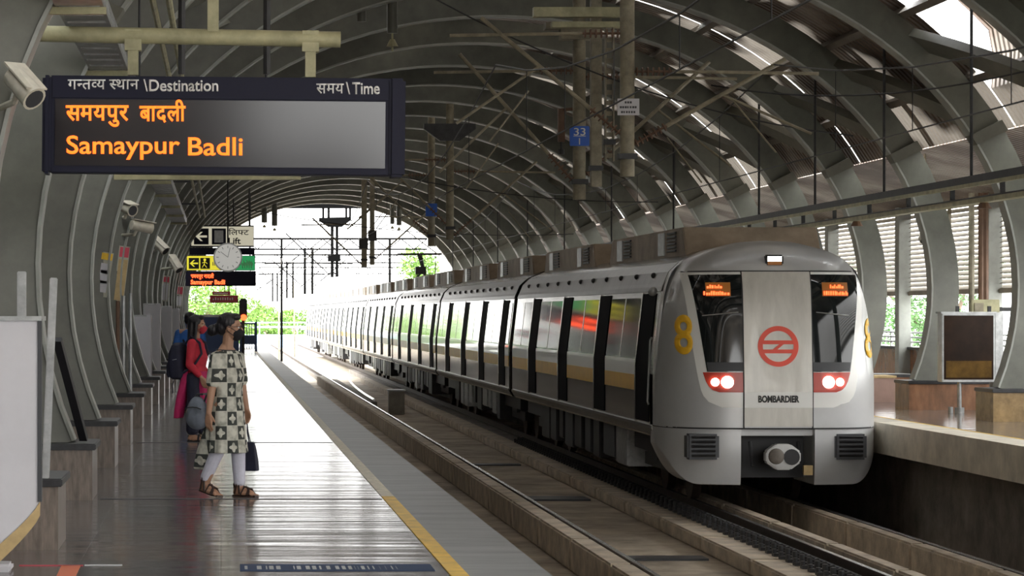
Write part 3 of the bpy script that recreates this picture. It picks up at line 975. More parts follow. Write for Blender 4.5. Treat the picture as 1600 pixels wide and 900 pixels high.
# car bodies
PROF = [(-1.52, -.24), (-1.60, -.10), (-1.60, .85), (-1.475, 1.93), (-1.455, 2.0), (-1.43, 2.05), (-1.36, 2.22), (-1.18, 2.39), (-.85, 2.53), (-.38, 2.62), (0, 2.64)]
PROF = PROF+[(-x, z) for x, z in PROF[-2::-1]]
def side_x(z, off=0.0):
    for (a, za), (b, zb) in zip(PROF, PROF[1:]):
        if za <= z <= zb: return TX+a+(b-a)*(z-za)/(zb-za)-off
def side_panel(name, m, parent, y0, y1, z0, z1, off, s=-1, th=.05, extra=()):
    zs = sorted({z0, z1, *[z for _, z in PROF if z0 < z < z1]})
    rw = []
    for z in zs:
        x = side_x(z)-off
        xi = x+th
        if s > 0: x, xi = 2*TX-x, 2*TX-xi
        rw.append((x, xi, z))
    mb = MB().loft([[(x, y0, z), (x, y1, z), (xi, y1, z), (xi, y0, z)] for x, xi, z in rw])
    return mb.build(name, m, parent)
def car(i, y0, y1, doors):
    body = MB().loft([[(TX+x, y, z) for x, z in PROF] for y in (y0, y1)]).build('car_body', M['steel'], train, smooth=True)
    for s in (-1, 1) if i < 2 else (-1,):
        lim = [y0+.12]
        for d in doors: lim += [d-.68, d+.68]
        lim += [y1-.12]
        for d in doors:
            dr = side_panel('passenger_door', M['doorglass'], body, d-.64, d+.60, -.02, 1.90, .012, s)
        for a, b in zip(lim[::2], lim[1::2]):
            if b-a < .5: continue
            side_panel('window', M['glass'], body, a+.10, b-.10, .93, 1.84, .010, s)
            side_panel('yellow_stripe', M['yellow'], body, a, b, .42, .66, .008, s)
            side_panel('white_stripe', M['trainwhite'], body, a, b, .66, .90, .007, s)
            npil = max(1, int((b-a)/1.3))
            for q in range(1, npil):
                yy = a+(b-a)*q/npil
                side_panel('window_pillar', M['steel'], body, yy-.03, yy+.03, .93, 1.84, .016, s)
        for d in doors:
            side_panel('door_pillar', M['steel'], body, d+.60, d+.70, -.05, 1.92, .02, s)
        side_panel('sill', M['cornice'], body, y0, y1, -.20, -.06, .02, s)
        side_panel('cornice', M['cornice'], body, y0, y1, 1.93, 2.36, .012, s)
    y = y0+1.2
    while y < y1-.8:
        MB().ell((side_x(2.18)-.02, y, 2.18), (.045, .045, .045), nu=8, nv=5).build('roof_vent', M['dark'], body)
        y += 1.7
    # air conditioning on the roof
    for j in range(2):
        a = y0+(.9 if j == 0 else 11.0); b = a+8.3
        ac = MB().prism([(a, 2.46), (a+.35, 2.92), (b-.35, 2.92), (b, 2.46)], 'x', TX-.95, TX+1.1).build('roof_unit', M['acpanel'], train, bevel=.02)
        for q, (c0, c1, m) in enumerate(((.9, 1.7, 'dark'), (2.0, 2.6, 'galv'), (5.6, 6.4, 'dark'), (6.6, 7.2, 'galv'))):
            gm = MB()
            if m == 'dark':
                for t in range(6):
                    gm.box(TX-.975, TX-.94, a+c0, a+c1, 2.56+t*.055, 2.59+t*.055)
            else:
                gm.box(TX-.97, TX-.94, a+c0, a+c1, 2.52, 2.88)
            gm.build('grille' if m == 'dark' else 'end_plate', M[m], ac)
    # underframe
    uf = MB().box(TX-1.3, TX+1.3, y0+.4, y1-.4, -.55, -.22).build('underframe', M['black'], train)
    rnd = random.Random(i)
    y = y0+3.8
    while y < y1-4.2:
        ln = rnd.uniform(.5, 1.4)
        MB().box(TX-1.42, TX-.6, y, y+ln, -.55-rnd.uniform(.15, .38), -.25).build('equipment_box', M[rnd.choice(('dark', 'dark', 'greyplastic', 'galv'))], uf, bevel=.02)
        y += ln+rnd.uniform(.15, .5)
    for yb in (y0+2.6, y1-2.6):
        bg_ = MB()
        for s in (-1, 1):
            bg_.bar((TX+s*1.05, yb-1.6, -.72), (TX+s*1.05, yb+1.6, -.72), .16, .2)
            bg_.bar((TX+s*1.05, yb-.5, -.55), (TX+s*1.05, yb+.5, -.55), .3, .25)
        bg_.box(TX-1.1, TX+1.1, yb-.3, yb+.3, -.80, -.62)
        bg_ = bg_.build('bogie', M['dark'], train)
        for yw in (yb-1.15, yb+1.15):
            for s in (-1, 1):
                MB().tube((TX+s*.69, yw, RAILZ+.43), (TX+s*.82, yw, RAILZ+.43), .43, n=28).build('wheel', M['rail'], bg_, smooth=True)
    return body
cars = [(41.0, 60.75)]+[(61.45+21*(k-1), 61.45+21*(k-1)+20.35) for k in range(1, 8)]
for i, (a, b) in enumerate(cars):
    doors = [42.0, 46.75, 51.8, 56.85] if i == 0 else [a+1.55, a+6.5, a+11.5, a+16.6]
    body = car(i, a, b, doors)
    if i == 0:
        mb = MB().path([(side_x(.3)-.05, 41.05, .25), (side_x(.3)-.07, 41.05, .3), (side_x(1.2)-.07, 41.05, 1.2), (side_x(1.25)-.05, 41.05, 1.25)], .016, 8)
        mb.build('grab_rail', M['galv'], body)
        MB().ell((side_x(1.9)-.10, 41.15, 1.93), (.07, .09, .07)).build('side_lamp', M['galv'], body, smooth=True)
    else:
        MB().box(TX-1.15, TX+1.15, a-.72, a+.02, -.2, 2.3).build('gangway_bellows', M['rubber'], train)
# raised pantograph far down the roof
pt = MB()
pt.path([(TX-.3, 112, 2.8), (TX+.25, 112.9, 3.35), (TX, 112, 3.98)], .05, 6).path([(TX+.3, 112, 2.8), (TX+.3, 112.9, 3.35), (TX+.1, 112, 3.98)], .05, 6)
pt.tube((TX-.85, 112, 4.0), (TX+.95, 112, 4.02), .045, n=6).tube((TX-.85, 112.3, 4.0), (TX+.95, 112.3, 4.02), .045, n=6)
pt.box(TX-.12, TX+.3, 111.9, 112.2, 3.2, 3.5).build('pantograph', M['dark'], train)

# ---------------------------------------------------------------- hanging destination board and its frame
BY = 19.7
kk = F/BY
def B(px, py): return W(px, py, BY)
bx0, bz1 = B(66, 120); bx1, bz0 = B(633, 272)
bd = empty('destination_board', ((bx0+bx1)/2, BY, bz0), 'large dark destination board with amber Samaypur Badli lettering hanging over the near platform', 'sign')
RB_ = Matrix.Translation(((bx0+bx1)/2, BY, (bz0+bz1)/2)) @ Matrix.Rotation(math.radians(0.55), 4, 'Y') @ Matrix.Translation((-(bx0+bx1)/2, -BY, -(bz0+bz1)/2))
def brot(mb):
    mb.v = [tuple(RB_ @ Vector(p)) for p in mb.v]
    return mb
brot(MB().box(bx0+.05, bx1-.05, BY, BY+.22, bz0, bz1)).build('casing', M['signframe'], bd, bevel=.012)
for xa, xb in ((bx0-.0, bx0+.065), (bx1-.115, bx1)):
    brot(MB().box(xa, xb, BY-.03, BY+.24, bz0-.01, bz1-.0)).build('end_cap', M['signframe'], bd, bevel=.02)
sx0, sz1 = B(86, 157); sx1, sz0 = B(602, 261)
brot(MB().box(sx0, sx1, BY-.008, BY+.01, sz0, sz1)).build('display_glass', M['screen'], bd)
brot(MB().box(bx0+.07, bx1-.12, BY-.012, BY+.01, bz0+.005, sz0-.012)).build('lower_bezel', M['signframe'], bd)
brot(MB().box(bx0+.07, bx1-.12, BY-.012, BY+.01, sz1+.01, bz1-.01)).build('header_strip', M['signframe'], bd)
y_t = BY-.014
def bt(name, segs, m, px0, px1, pybase, size, off):
    x0, z0 = B(px0, pybase); x1, _ = B(px1, pybase)
    put_text(name, segs, m, bd, (x0, y_t, z0), size, width=x1-x0, offset=off)
bt('heading_destination', ['ग', ('न', .60), 'त', ('व', .58), 'य', ' ', ('स', .64), 'थ', 'ा', 'न'], M['whitelet'], 106, 217, 139.5, .108, .012)
bt('heading_destination', ['\\'], M['whitelet'], 224, 231, 142.5, .12, .015)
bt('heading_destination', 'Destination', M['whitelet'], 233, 341, 142.5, .118, .018)
bt('heading_time', ['स', 'म', 'य'], M['whitelet'], 494, 537, 146, .108, .012)
bt('heading_time', ['\\'], M['whitelet'], 540, 547, 147, .12, .015)
bt('heading_time', 'Time', M['whitelet'], 550, 593, 147, .118, .018)
bt('lit_hindi_line', ['सम', 'य', 'पु', 'र'], M['led'], 103, 201, 188, .165, .02)
bt('lit_hindi_line', ['बा', 'द', 'ली'], M['led'], 218, 290, 189, .165, .02)
bt('lit_english_line', 'Samaypur', M['led'], 104, 281, 240, .182, .012)
bt('lit_english_line', 'Badli', M['led'], 294, 379, 242.5, .182, .012)
# carrying frame of beige tube
fr = empty('sign_frame', (0, BY+.1, 3.6), 'beige tubular hanger frame carrying the large destination board', 'frame')
yf = BY+.11
def fx(px, py): 
    x, z = W(px, py, yf); return (x, yf, z)
MB().tube(fx(30, 52), fx(532, 62), .058, n=12).build('crossbar', M['tubeyel'], fr, smooth=True)
for px, top in ((208, 60), (485, 62)):
    MB().bar(fx(px, top), fx(px, 117.5 if px < 300 else 121), .075, .075).build('drop_post', M['tubeyel'], fr)
    MB().bar(fx(px-13, top+3), fx(px+13, top+3), .10, .15).build('clamp', M['tubeyel'], fr)
x, y, z = fx(333, 50)
MB().bar((x, yf, z), (x, yf, vault_z(x, yf)), .08, .08).build('hanger', M['tubeyel'], fr)
x, y, z = fx(60, 58)
MB().bar((x, yf, z), (x-.35, yf, z-.25), .06, .06).build('wall_stay', M['tubeyel'], fr)
for px in (284, 417):
    x, y, z = W(px, 110, 23)[0], 23, 3.5
    o = MB().tube((x, 23, W(0, 116, 23)[1]), (x, 23, vault_z(x, 23)), .03, n=8).build('hanger_rod', M['dark'], loc=(x, 23, 5))
    tag(o, 'thin dark hanger rod behind the destination board, %s' % ('nearer the cable tray' if px < 300 else 'nearer the track'), 'rod', 'rods behind the board')
x0, z0 = W(178, 277, 24); x1, _ = W(470, 277, 24)
o = empty('lamp_batten', (0, 24, z0), 'slim yellowish lamp batten hanging just below and behind the destination board', 'lamp')
MB().box(x0, x1, 24, 24.1, z0-.02, z0+.03).build('batten', M['tubeyel'], o)
MB().tube((x0+.22, 24.05, z0), (x0+.22, 24.05, vault_z(x0+.22, 24.05)), .012, n=6).tube((x1-.3, 24.05, z0), (x1-.3, 24.05, vault_z(x1-.3, 24.05)), .012, n=6).build('wire', M['dark'], o)

# ---------------------------------------------------------------- far sign cluster
def hang(parent, x, y, z0, name='hanger_rod', r=.02):
    MB().tube((x, y, z0), (x, y, vault_z(x, y)), r, n=6).build(name, M['dark'], parent)
def signbox(name, label, Y, p, m, cat='sign', dp=.2):
    x0, z1 = W(p[0], p[1], Y); x1, z0 = W(p[2], p[3], Y)
    o = empty(name, ((x0+x1)/2, Y, z0), label, cat)
    MB().box(x0, x1, Y, Y+dp, z0, z1).build('casing', m, o, bevel=.01)
    for q in (.68, .92): hang(o, x0+(x1-x0)*q, Y+dp/2, z1)
    return o, x0, x1, z0, z1
def face(o, Y, p, m, name, off=.012):
    x0, z1 = W(p[0], p[1], Y); x1, z0 = W(p[2], p[3], Y)
    return MB().box(x0, x1, Y-off, Y+.005, z0, z1).build(name, m, o)
def arrow_left(o, Y, cx_, cy_, s, m, off=.03):
    """arrow pointing left, px centre and size"""
    def q(x, y):
        X, Z = W(cx_+x*s, cy_+y*s, Y); return (X, Z)
    poly = [q(-1, 0), (q(-.1, -.8)), q(.25, -.8), q(-.35, -.18), q(1, -.18), q(1, .18), q(-.35, .18), q(.25, .8), q(-.1, .8)]
    MB().prism(poly, 'y', Y-off, Y-.005).build('arrow', m, o)
Y = 95
o, *_ = signbox('lift_sign', 'cream lift sign with arrow and pictogram in navy squares, topmost of the far hanging signs', Y, (297, 352, 397, 386), M['signframe'])
face(o, Y, (299, 354, 396, 384), M['litcream'], 'face')
face(o, Y, (303, 357, 326, 382), M['signframe'], 'navy_square', .02)
face(o, Y, (331, 357, 353, 382), M['signframe'], 'navy_square', .02)
arrow_left(o, Y, 314.5, 369.5, 9, M['litcream'])
face(o, Y, (335, 360, 349, 379), M['galv'], 'lift_pictogram', .025)
x0, z0 = W(357, 367, Y); put_text('lettering', ['िल', ('फ', .78), 'ट'], M['lettering'], o, (x0, Y-.02, z0), .26, width=.7, offset=.01)
x0, z0 = W(357, 381, Y); put_text('lettering', 'Lift', M['lettering'], o, (x0, Y-.02, z0), .30, width=.42, offset=.02)
Y = 96.5
signbox('blank_board', 'blank dark navy board hanging under the cream lift sign', Y, (296, 387, 398, 398), M['signframe'])
Y = 99
o, *_ = signbox('exit_sign', 'yellow and green direction sign with arrow, hanging behind the round clock', Y, (291, 399, 399, 423), M['dark'])
face(o, Y, (292, 400, 345, 422), M['signyel'], 'yellow_face')
face(o, Y, (345, 400, 398, 422), M['signgrn'], 'green_face')
face(o, Y, (295, 403, 311, 420), M['black'], 'black_square', .02)
face(o, Y, (313, 403, 328, 420), M['black'], 'black_square', .02)
arrow_left(o, Y, 303, 411.5, 6.5, M['signyel'])
mb = MB()
x, z = W(320, 406, Y); mb.ell((x, Y-.02, z), (.05, .01, .05), nu=10, nv=6)
for a, b in (((320, 408), (319, 413)), ((319, 413), (316, 418)), ((319, 413), (323, 418)), ((320, 409), (324, 412)), ((320, 409), (316, 411))):
    p, q = W(*a, Y), W(*b, Y); mb.bar((p[0], Y-.022, p[1]), (q[0], Y-.022, q[1]), .02, .05, (0, 1, 0))
mb.build('walking_pictogram', M['signyel'], o)
rnd = random.Random(3)
mb = MB()
for i in range(5):
    p = W(332+i*2.4, 415, Y); mb.box(p[0], p[0]+.03, Y-.02, Y, p[1], p[1]+rnd.uniform(.1, .25))
for i in range(11):
    p = W(377+i*1.7, 415, Y); mb.box(p[0], p[0]+.022, Y-.02, Y, p[1]-.1*(i % 2), p[1]+rnd.uniform(.08, .2))
mb.build('worn_lettering', M['signcream'], o)
Y = 103
o, x0, x1, z0, z1 = signbox('destination_board', 'small far destination board with two lit red lines, lowest sign under the clock', Y, (290, 423.5, 400, 447), M['signframe'])
bd2 = o
x, z = W(298, 434.5, Y)
put_text('lit_hindi_line', ['सम', 'य', 'पु', 'र', ' ', 'बा', 'द', 'ली'], M['ledred'], o, (x, Y-.03, z), .20, width=.86, offset=.025)
x, z = W(298, 444, Y)
put_text('lit_english_line', 'Samaypur Badli', M['ledred'], o, (x, Y-.03, z), .23, width=1.28, offset=.03)
Y = 60
x, z = W(356, 402, Y)
o = empty('platform_clock', (x, Y, z), 'round white station clock hanging in front of the yellow exit sign', 'clock')
MB().tube((x, Y, z), (x, Y+.16, z), .315, n=40).build('case', M['galv'], o, smooth=True)
MB().tube((x, Y-.012, z), (x, Y+.01, z), .285, n=40).build('dial', M['clock'], o)
mb = MB()
for i in range(12):
    a = 2*pi*i/12
    mb.bar((x+math.sin(a)*.20, Y-.02, z+math.cos(a)*.20), (x+math.sin(a)*.25, Y-.02, z+math.cos(a)*.25), .01, .028, (0, 1, 0))
mb.build('hour_marks', M['lettering'], o)
MB().bar((x, Y-.026, z), (x-.155, Y-.026, z+.12), .008, .028, (0, 1, 0)).build('hand', M['lettering'], o)
MB().bar((x, Y-.03, z), (x+.05, Y-.03, z+.21), .008, .02, (0, 1, 0)).build('hand', M['lettering'], o)
hang(o, x, Y+.08, z+.3)
for i, (p, lab) in enumerate((((332, 455.5, 360, 461), 'small red hanging sign, upper of two, seen below the far destination board'), ((328, 461.5, 372, 473), 'wider red hanging sign with pale lettering, lower of the red pair'))):
    Y = 112+i*5
    o, x0, x1, z0, z1 = signbox('red_sign', lab, Y, p, M['signred'], dp=.1)
    mb = MB()
    for j in range(9):
        xx = x0+(x1-x0)*(.1+.085*j)
        mb.box(xx, xx+.05, Y-.015, Y+.005, z0+(z1-z0)*.35, z0+(z1-z0)*rnd.uniform(.55, .75))
    mb.build('worn_lettering', M['whitelet'], o)
# pole signal at the platform end
Y = 114
x, z = W(380, 480, Y)
o = empty('signal_lamp', (x, Y, 0), 'dark pole signal with one lit red lamp at the far platform end', 'signal')
MB().tube((x, Y, 0), (x, Y, z+.3), .06, n=8).build('post', M['dark'], o)
MB().box(x-.16, x+.16, Y-.15, Y+.1, z-.45, z+.35).build('head', M['dark'], o, bevel=.05)
xr, zr = W(380.5, 496, Y)
MB().tube((xr, Y-.2, zr), (xr, Y-.1, zr), .13, n=14).build('red_lamp', M['ledred'], o)

# ---------------------------------------------------------------- overhead line masts and wires
def insulator(mb, p, q, n=7, r=.065):
    p, q = Vector(p), Vector(q)
    d = (q-p)/n
    for i in range(n):
        c = p+d*(i+.5)
        mb.tube(c-d*.12, c+d*.12, r, n=10)
    mb.tube(p, q, .02, n=6)
def cantilever(mast, x, y, zlo, zhi, dx, drop, m='mast', m2='brownpipe'):
    """slanting strut, level top tube and two insulator strings to one side of a mast"""
    s = 1 if dx > 0 else -1
    st, ins, in2 = MB(), MB(), MB()
    a = Vector((x+s*.1, y, zlo)); b = Vector((x+dx, y, zhi))
    e = a+(b-a)*.24
    insulator(ins, a, e); st.tube(e, b+(b-a)*.12, .032, n=8)
    c = Vector((x+s*.1, y, zhi-.05)); g = c+Vector((s*.55, 0, 0))
    insulator(in2, c, g); st.tube(g, (x+dx*1.35, y, zhi-.08), .025, n=8)
    st.tube(b+(a-b)*.35, (x+dx*1.3, y, zlo+.15), .02, n=8)          # registration arm
    st.tube((x+dx*.75, y, zlo+.62), (x+dx*1.05, y, zlo-.12), .014, n=6)
    st.build('cantilever_tube', M[m], mast, smooth=True)
    ins.build('insulator', M[m2], mast, smooth=True)
    in2.build('insulator', M[m2], mast, smooth=True)
def mast(name, label, x, y, zb, kind='pipe', plate=None, ztop=None, arms=(), r=.105):
    zt = ztop or vault_z(x, y)
    o = empty(name, (x, y, zb), label, 'mast', 'overhead line drop masts')
    if kind == 'pipe': MB().tube((x, y, zb), (x, y, zt), r, n=18).build('post', M['mast'], o, smooth=True)
    elif kind == 'box': MB().box(x-r, x+r, y-r, y+r, zb, zt).build('post', M['mast'], o, bevel=.01)
    else:
        mb = MB().box(x-r, x-r+.02, y-r, y+r, zb, zt).box(x+r-.02, x+r, y-r, y+r, zb, zt)
        z = zb+.05
        while z < zt-.1:
            mb.box(x-r, x+r, y-.012, y+.012, z, z+.07); z += .16
        mb.build('post', M['mast'], o)
    MB().box(x-r*1.25, x+r*1.25, y-r*1.25, y+r*1.25, zb+.25, zb+.33).build('collar', M['dark'], o)
    for a in arms: cantilever(o, x, y, *a)
    return o
def ybracket(o, x, y, z, w_=.9):
    MB().prism([(x-w_, z+.22), (x+w_, z+.22), (x+w_, z+.08), (x+.25, z-.22), (x-.25, z-.22), (x-w_, z+.08)], 'y', y-.12, y+.12).build('spreader', M['dark'], o)
MX = 5.87
m1 = mast('line_mast', 'round drop mast carrying the blue plate numbered 33, between the two tracks', W(905, 300, 45)[0], 45, W(0, 312, 45)[1], arms=[(3.75, 5.6, -1.75, 0), (3.85, 5.5, 1.9, 0)])
x0, z1 = W(890, 197, 44.85); x1, z0 = W(921, 228, 44.85)
pl = MB().box(x0, x1, 44.84, 44.87, z0, z1).build('number_plate', M['signblue'], m1, bevel=.01)
xc = (x0+x1)/2
put_text('plate_number', '33', M['whitelet'], pl, (xc-.095, 44.835, z1-.15), .17, width=.19, offset=.012)
put_text('plate_number', '1', M['whitelet'], pl, (xc-.012, 44.835, z0+.022), .15, offset=.01)
MB().box(xc-.10, xc+.10, 44.833, 44.84, z0+.155, z0+.165).build('plate_rule', M['whitelet'], pl)
MB().box(xc-.55, xc+.55, 44.8, 45.2, 6.22, 6.32).box(xc-.3, xc+.3, 44.85, 45.15, 6.05, 6.22).build('head_bracket', M['mast'], m1)
x, z = W(877, 170, 45.4); z0 = W(0, 222, 45.4)[1]
MB().box(x-.055, x+.055, 45.34, 45.46, z0, z).build('counterweight', M['brownpipe'], m1)
MB().tube((x, 45.4, z0-.17), (x, 45.4, z0), .02, n=6).tube((x, 45.4, z0-.2), (x, 45.4, z0-.12), .05, n=8).build('weight_hook', M['dark'], m1)
MB().bar((x, 45.4, z-.02), (MX, 45.05, z-.02), .05, .05).build('weight_arm', M['brownpipe'], m1)
mast('line_mast', 'square drop mast just beside the blue numbered plate', W(931, 290, 43.4)[0], 43.4, W(0, 292, 43.4)[1], 'box', r=.085)
mast('line_mast', 'perforated pale drop post between the blue plate and the white notice', W(952, 250, 42)[0], 42, W(0, 252, 42)[1], 'perforated', ztop=W(0, 43, 42)[1]-.006, r=.07)
m4 = mast('line_mast', 'round drop mast carrying the small white notice, between the two tracks', W(980, 275, 40)[0], 40, W(0, 276, 40)[1], arms=[(4.05, 5.15, 2.05, 0), (4.2, 5.7, -1.9, 0)])
x0, z1 = W(965, 154, 39.86); x1, z0 = W(999, 180, 39.86)
pl = MB().box(x0, x1, 39.86, 39.88, z0, z1).build('white_notice', M['white'], m4)
rnd = random.Random(5)
mb = MB()
for j, n_ in enumerate((3, 7, 6)):
    zz = z1-.07-.07*j
    for i in range(n_):
        xx = (x0+x1)/2-(n_*.036)/2+i*.036
        mb.box(xx, xx+rnd.uniform(.018, .03), 39.852, 39.862, zz, zz+.03)
mb.build('small_print', M['greyplastic'], pl)
MB().box(W(833, 0, 42)[0], W(985, 0, 42)[0], 41.9, 42.1, W(0, 27, 42)[1], W(0, 12, 42)[1]).build('top_beam', M['tubeyel'], m4)
MB().box(W(862, 0, 42)[0], W(972, 0, 42)[0], 41.95, 42.15, W(0, 43, 42)[1], W(0, 34, 42)[1]).build('top_beam', M['tubeyel'], m4)
m5 = mast('line_mast', 'dark drop mast with wide T-shaped head, a little before the small blue plate', W(703, 370, 71)[0], 71, W(0, 374, 71)[1], arms=[(3.9, 5.6, -1.8, 0), (3.6, 5.3, 2.0, 0)], r=.10)
ybracket(m5, MX, 71, W(0, 207, 71)[1], .66)
m6 = mast('line_mast', 'drop mast with a small far blue plate, second pair along the line', W(674, 384, 77)[0], 77, W(0, 385, 77)[1], arms=[(3.8, 5.5, -1.8, 0)], r=.10)
x0, z1 = W(665, 318, 76.8); x1, z0 = W(683, 338, 76.8)
MB().box(x0, x1, 76.78, 76.82, z0, z1).build('number_plate', M['signblue'], m6)
m7 = mast('line_mast', 'dark drop mast with a fitted box, nearer of the third pair against the sky', W(581.5, 414, 107)[0], 107, W(0, 414, 107)[1], 'box', arms=[(3.7, 5.4, 2.0, 0)], r=.09)
x, z = W(582, 368, 106.8); MB().box(x-.16, x+.16, 106.7, 107.1, z-.2, z+.2).build('junction_box', M['dark'], m7)
m8 = mast('line_mast', 'dark drop mast with a low fitted box, further of the third pair against the sky', W(569, 417, 113)[0], 113, W(0, 417, 113)[1], 'box', arms=[(3.6, 5.3, -1.9, 0)], r=.11)
x, z = W(568, 380, 112.8); MB().box(x-.18, x+.18, 112.7, 113.1, z-.22, z+.22).build('junction_box', M['dark'], m8)
# portal outside the shed with its pair of drop posts
P = empty('line_portal', (MX, 146, 3.5), 'steel portal outside the shed with twin drop posts under a trough-shaped bracket', 'portal')
for xx in (-2.8, 14.9): MB().box(xx-.09, xx+.09, 145.9, 146.1, -3, 7.4).build('leg', M['blackmatt'], P)
MB().bar((-2.8, 146, 7.3), (14.9, 146, 7.3), .25, .3).build('beam', M['blackmatt'], P)
for px in (505, 513.5, 541, 547):
    x, z = W(px, 345, 146); MB().box(x-.06, x+.06, 145.94, 146.06, z, 7.2).build('hanger', M['blackmatt'], P)
x, z = W(525, 345, 146)
MB().prism([(x-.9, z+.15), (x+.75, z+.2), (x+.75, z), (x+.3, z-.33), (x-.4, z-.33), (x-.9, z)], 'y', 145.8, 146.2).build('spreader', M['blackmatt'], P)
for px, zb in ((519, 433), (526.5, 432.5)):
    x, z = W(px, zb, 146); MB().box(x-.075, x+.075, 145.92, 146.08, z, W(0, 345, 146)[1]).build('drop_post', M['blackmatt'], P)
x, z = W(522, 403, 146); MB().box(x-.33, x+.33, 145.8, 146.2, z-.18, z+.18).build('junction_box', M['blackmatt'], P)
x, _ = W(519, 0, 146)
cantilever(P, x, 146, 3.6, 5.6, -2.2, 0, 'blackmatt', 'blackmatt')
# distant portals down the line
for i, (Y, lab) in enumerate(((185, 'second faint line portal beyond the shed mouth'), (235, 'third faint line portal beyond the shed mouth'), (300, 'most distant faint line portal beyond the shed mouth'))):
    P = empty('line_portal', (MX, Y, -3), lab, 'portal')
    xs = (W(440, 0, Y)[0], W(609, 0, Y)[0])
    for xx in xs: MB().box(xx-.08, xx+.08, Y-.1, Y+.1, -3, 6.6).build('leg', M['blackmatt'], P)
    bm_ = MB()
    bm_.bar((xs[0]-2.5, Y, 6.6), (xs[1]+2.5, Y, 6.6), .12, .12).bar((xs[0]-2.5, Y, 5.9), (xs[1]+2.5, Y, 5.9), .10, .10)
    n = 14
    for j in range(n):
        xa = xs[0]-2.5+(xs[1]-xs[0]+5)*j/n; xb = xs[0]-2.5+(xs[1]-xs[0]+5)*(j+1)/n
        bm_.bar((xa, Y, 5.9 if j % 2 else 6.6), (xb, Y, 6.6 if j % 2 else 5.9), .06, .06)
    bm_.build('lattice_beam', M['blackmatt'], P)
    for xx, d in ((3.98, -1), (8.0, 1)):
        MB().box(MX-.08+d*.25, MX+.08+d*.25, Y-.08, Y+.08, 2.9, 6.0).build('drop_post', M['blackmatt'], P)
        cantilever(P, MX+d*.25, Y, 3.4, 5.0, d*2.0, 0, 'blackmatt', 'blackmatt')
# wires over both tracks
for x, nm in ((3.98, 'near track'), (8.0, 'train track')):
    mb = MB()
    ys = [8]+[40+35*i for i in range(8)]
    for a, b in zip(ys, ys[1:]):
        pts = []
        for i in range(9):
            q = i/8
            y = a+(b-a)*q
            pts.append((x, y, 5.2-1.0*(4*q*(1-q))))
        mb.path(pts, .012, 5)
        for i in range(1, 8): mb.tube(pts[i], (x, pts[i][1], 3.72), .006, n=4)
    o = empty('overhead_wire', (x, 8, 3.7), 'thin overhead contact wire with droppers strung above the %s' % nm, 'wire')
    mb.build('catenary', M['dark'], o)
    MB().tube((x, 8, 3.72), (x, 290, 3.72), .010, n=5).build('contact_wire', M['dark'], o)
for i, (p, q, lab) in enumerate((((7.2, 40.6, 4.95), (11.0, 34, 4.9), 'slack cable sagging from the white-notice mast towards the opposite eave'),
                                 ((3.0, 40, 6.2), (9.6, 42, 4.3), 'thin stay wire slanting across the vault behind the white notice'),
                                 ((1.2, 62, 5.4), (9.8, 62, 4.1), 'thin stay wire crossing the vault beyond the blue plate'),
                                 ((-0.2, 82, 4.9), (10.2, 80, 3.9), 'thin stay wire crossing low before the far boards'))):
    p, q = Vector(p), Vector(q)
    pts = [p+(q-p)*(j/10)-Vector((0, 0, .35*4*(j/10)*(1-j/10))) for j in range(11)]
    tag(MB().path(pts, .012, 5).build('stay_wire', M['dark'], loc=p), lab, 'wire')
# short drop tubes with knobs under the vault
for i, (px, pyb, Y, r, lab) in enumerate(((565, 34, 45, .075, 'short grey drop tube high under the vault, nearer the destination board'),
                                          (613, 52, 46, .09, 'short grey drop tube with bell insulator, beside the shorter tube'),
                                          (413, 348, 125, .13, 'small far drop tube above the lift sign, shorter of its pair'),
                                          (429, 353, 125, .13, 'small far drop tube above the lift sign, longer of its pair'),
                                          (613, 350, 128, .10, 'small far drop tube beside the far blue plate, shorter one'),
                                          (623.5, 352, 128, .12, 'small far drop tube beside the far blue plate, longer one'))):
    x, zb = W(px, pyb, Y)
    o = empty('drop_tube', (x, Y, zb), lab, 'tube')
    MB().tube((x, Y, zb), (x, Y, vault_z(x, Y)-.06), r, n=14).build('tube', M['rib'], o, smooth=True)
    if i != 0:
        MB().tube((x, Y, zb-.30), (x, Y, zb), .018, n=6).tube((x, Y, zb-.22), (x, Y, zb-.10), .10, .04, n=12).build('knob', M['tubeyel'], o)

# ---------------------------------------------------------------- near platform furniture
# footings of the arches
for k, y in enumerate(RIBY):
    for s in (1, -1):
        if s < 0 and not 1 <= k <= 9: continue
        yy = y-.30+(0 if s > 0 else 2.2)
        xa, xb = (-2.15, -1.10) if s > 0 else (11.42, 12.75)
        lab = ('granite arch footing with dark cap on the near platform, %s from the white hoarding' % ORD[k]) if s > 0 else \
              ('brown arch footing on the opposite platform, %s in line towards the far end' % ORD[k-1])
        o = empty('arch_footing', ((xa+xb)/2, yy, 0), lab, 'footing', 'arch footings')
        m = 'stone' if s > 0 else ('marbleyel' if k in (4,) else 'marble')
        MB().box(xa, xb, yy, yy+.95, 0, .43).build('block', M[m], o)
        MB().box(xa-.02, xb+.03 if s > 0 else xb, yy-.03, yy+.97, .43, .485).build('cap', M['stonecap'], o, bevel=.008)
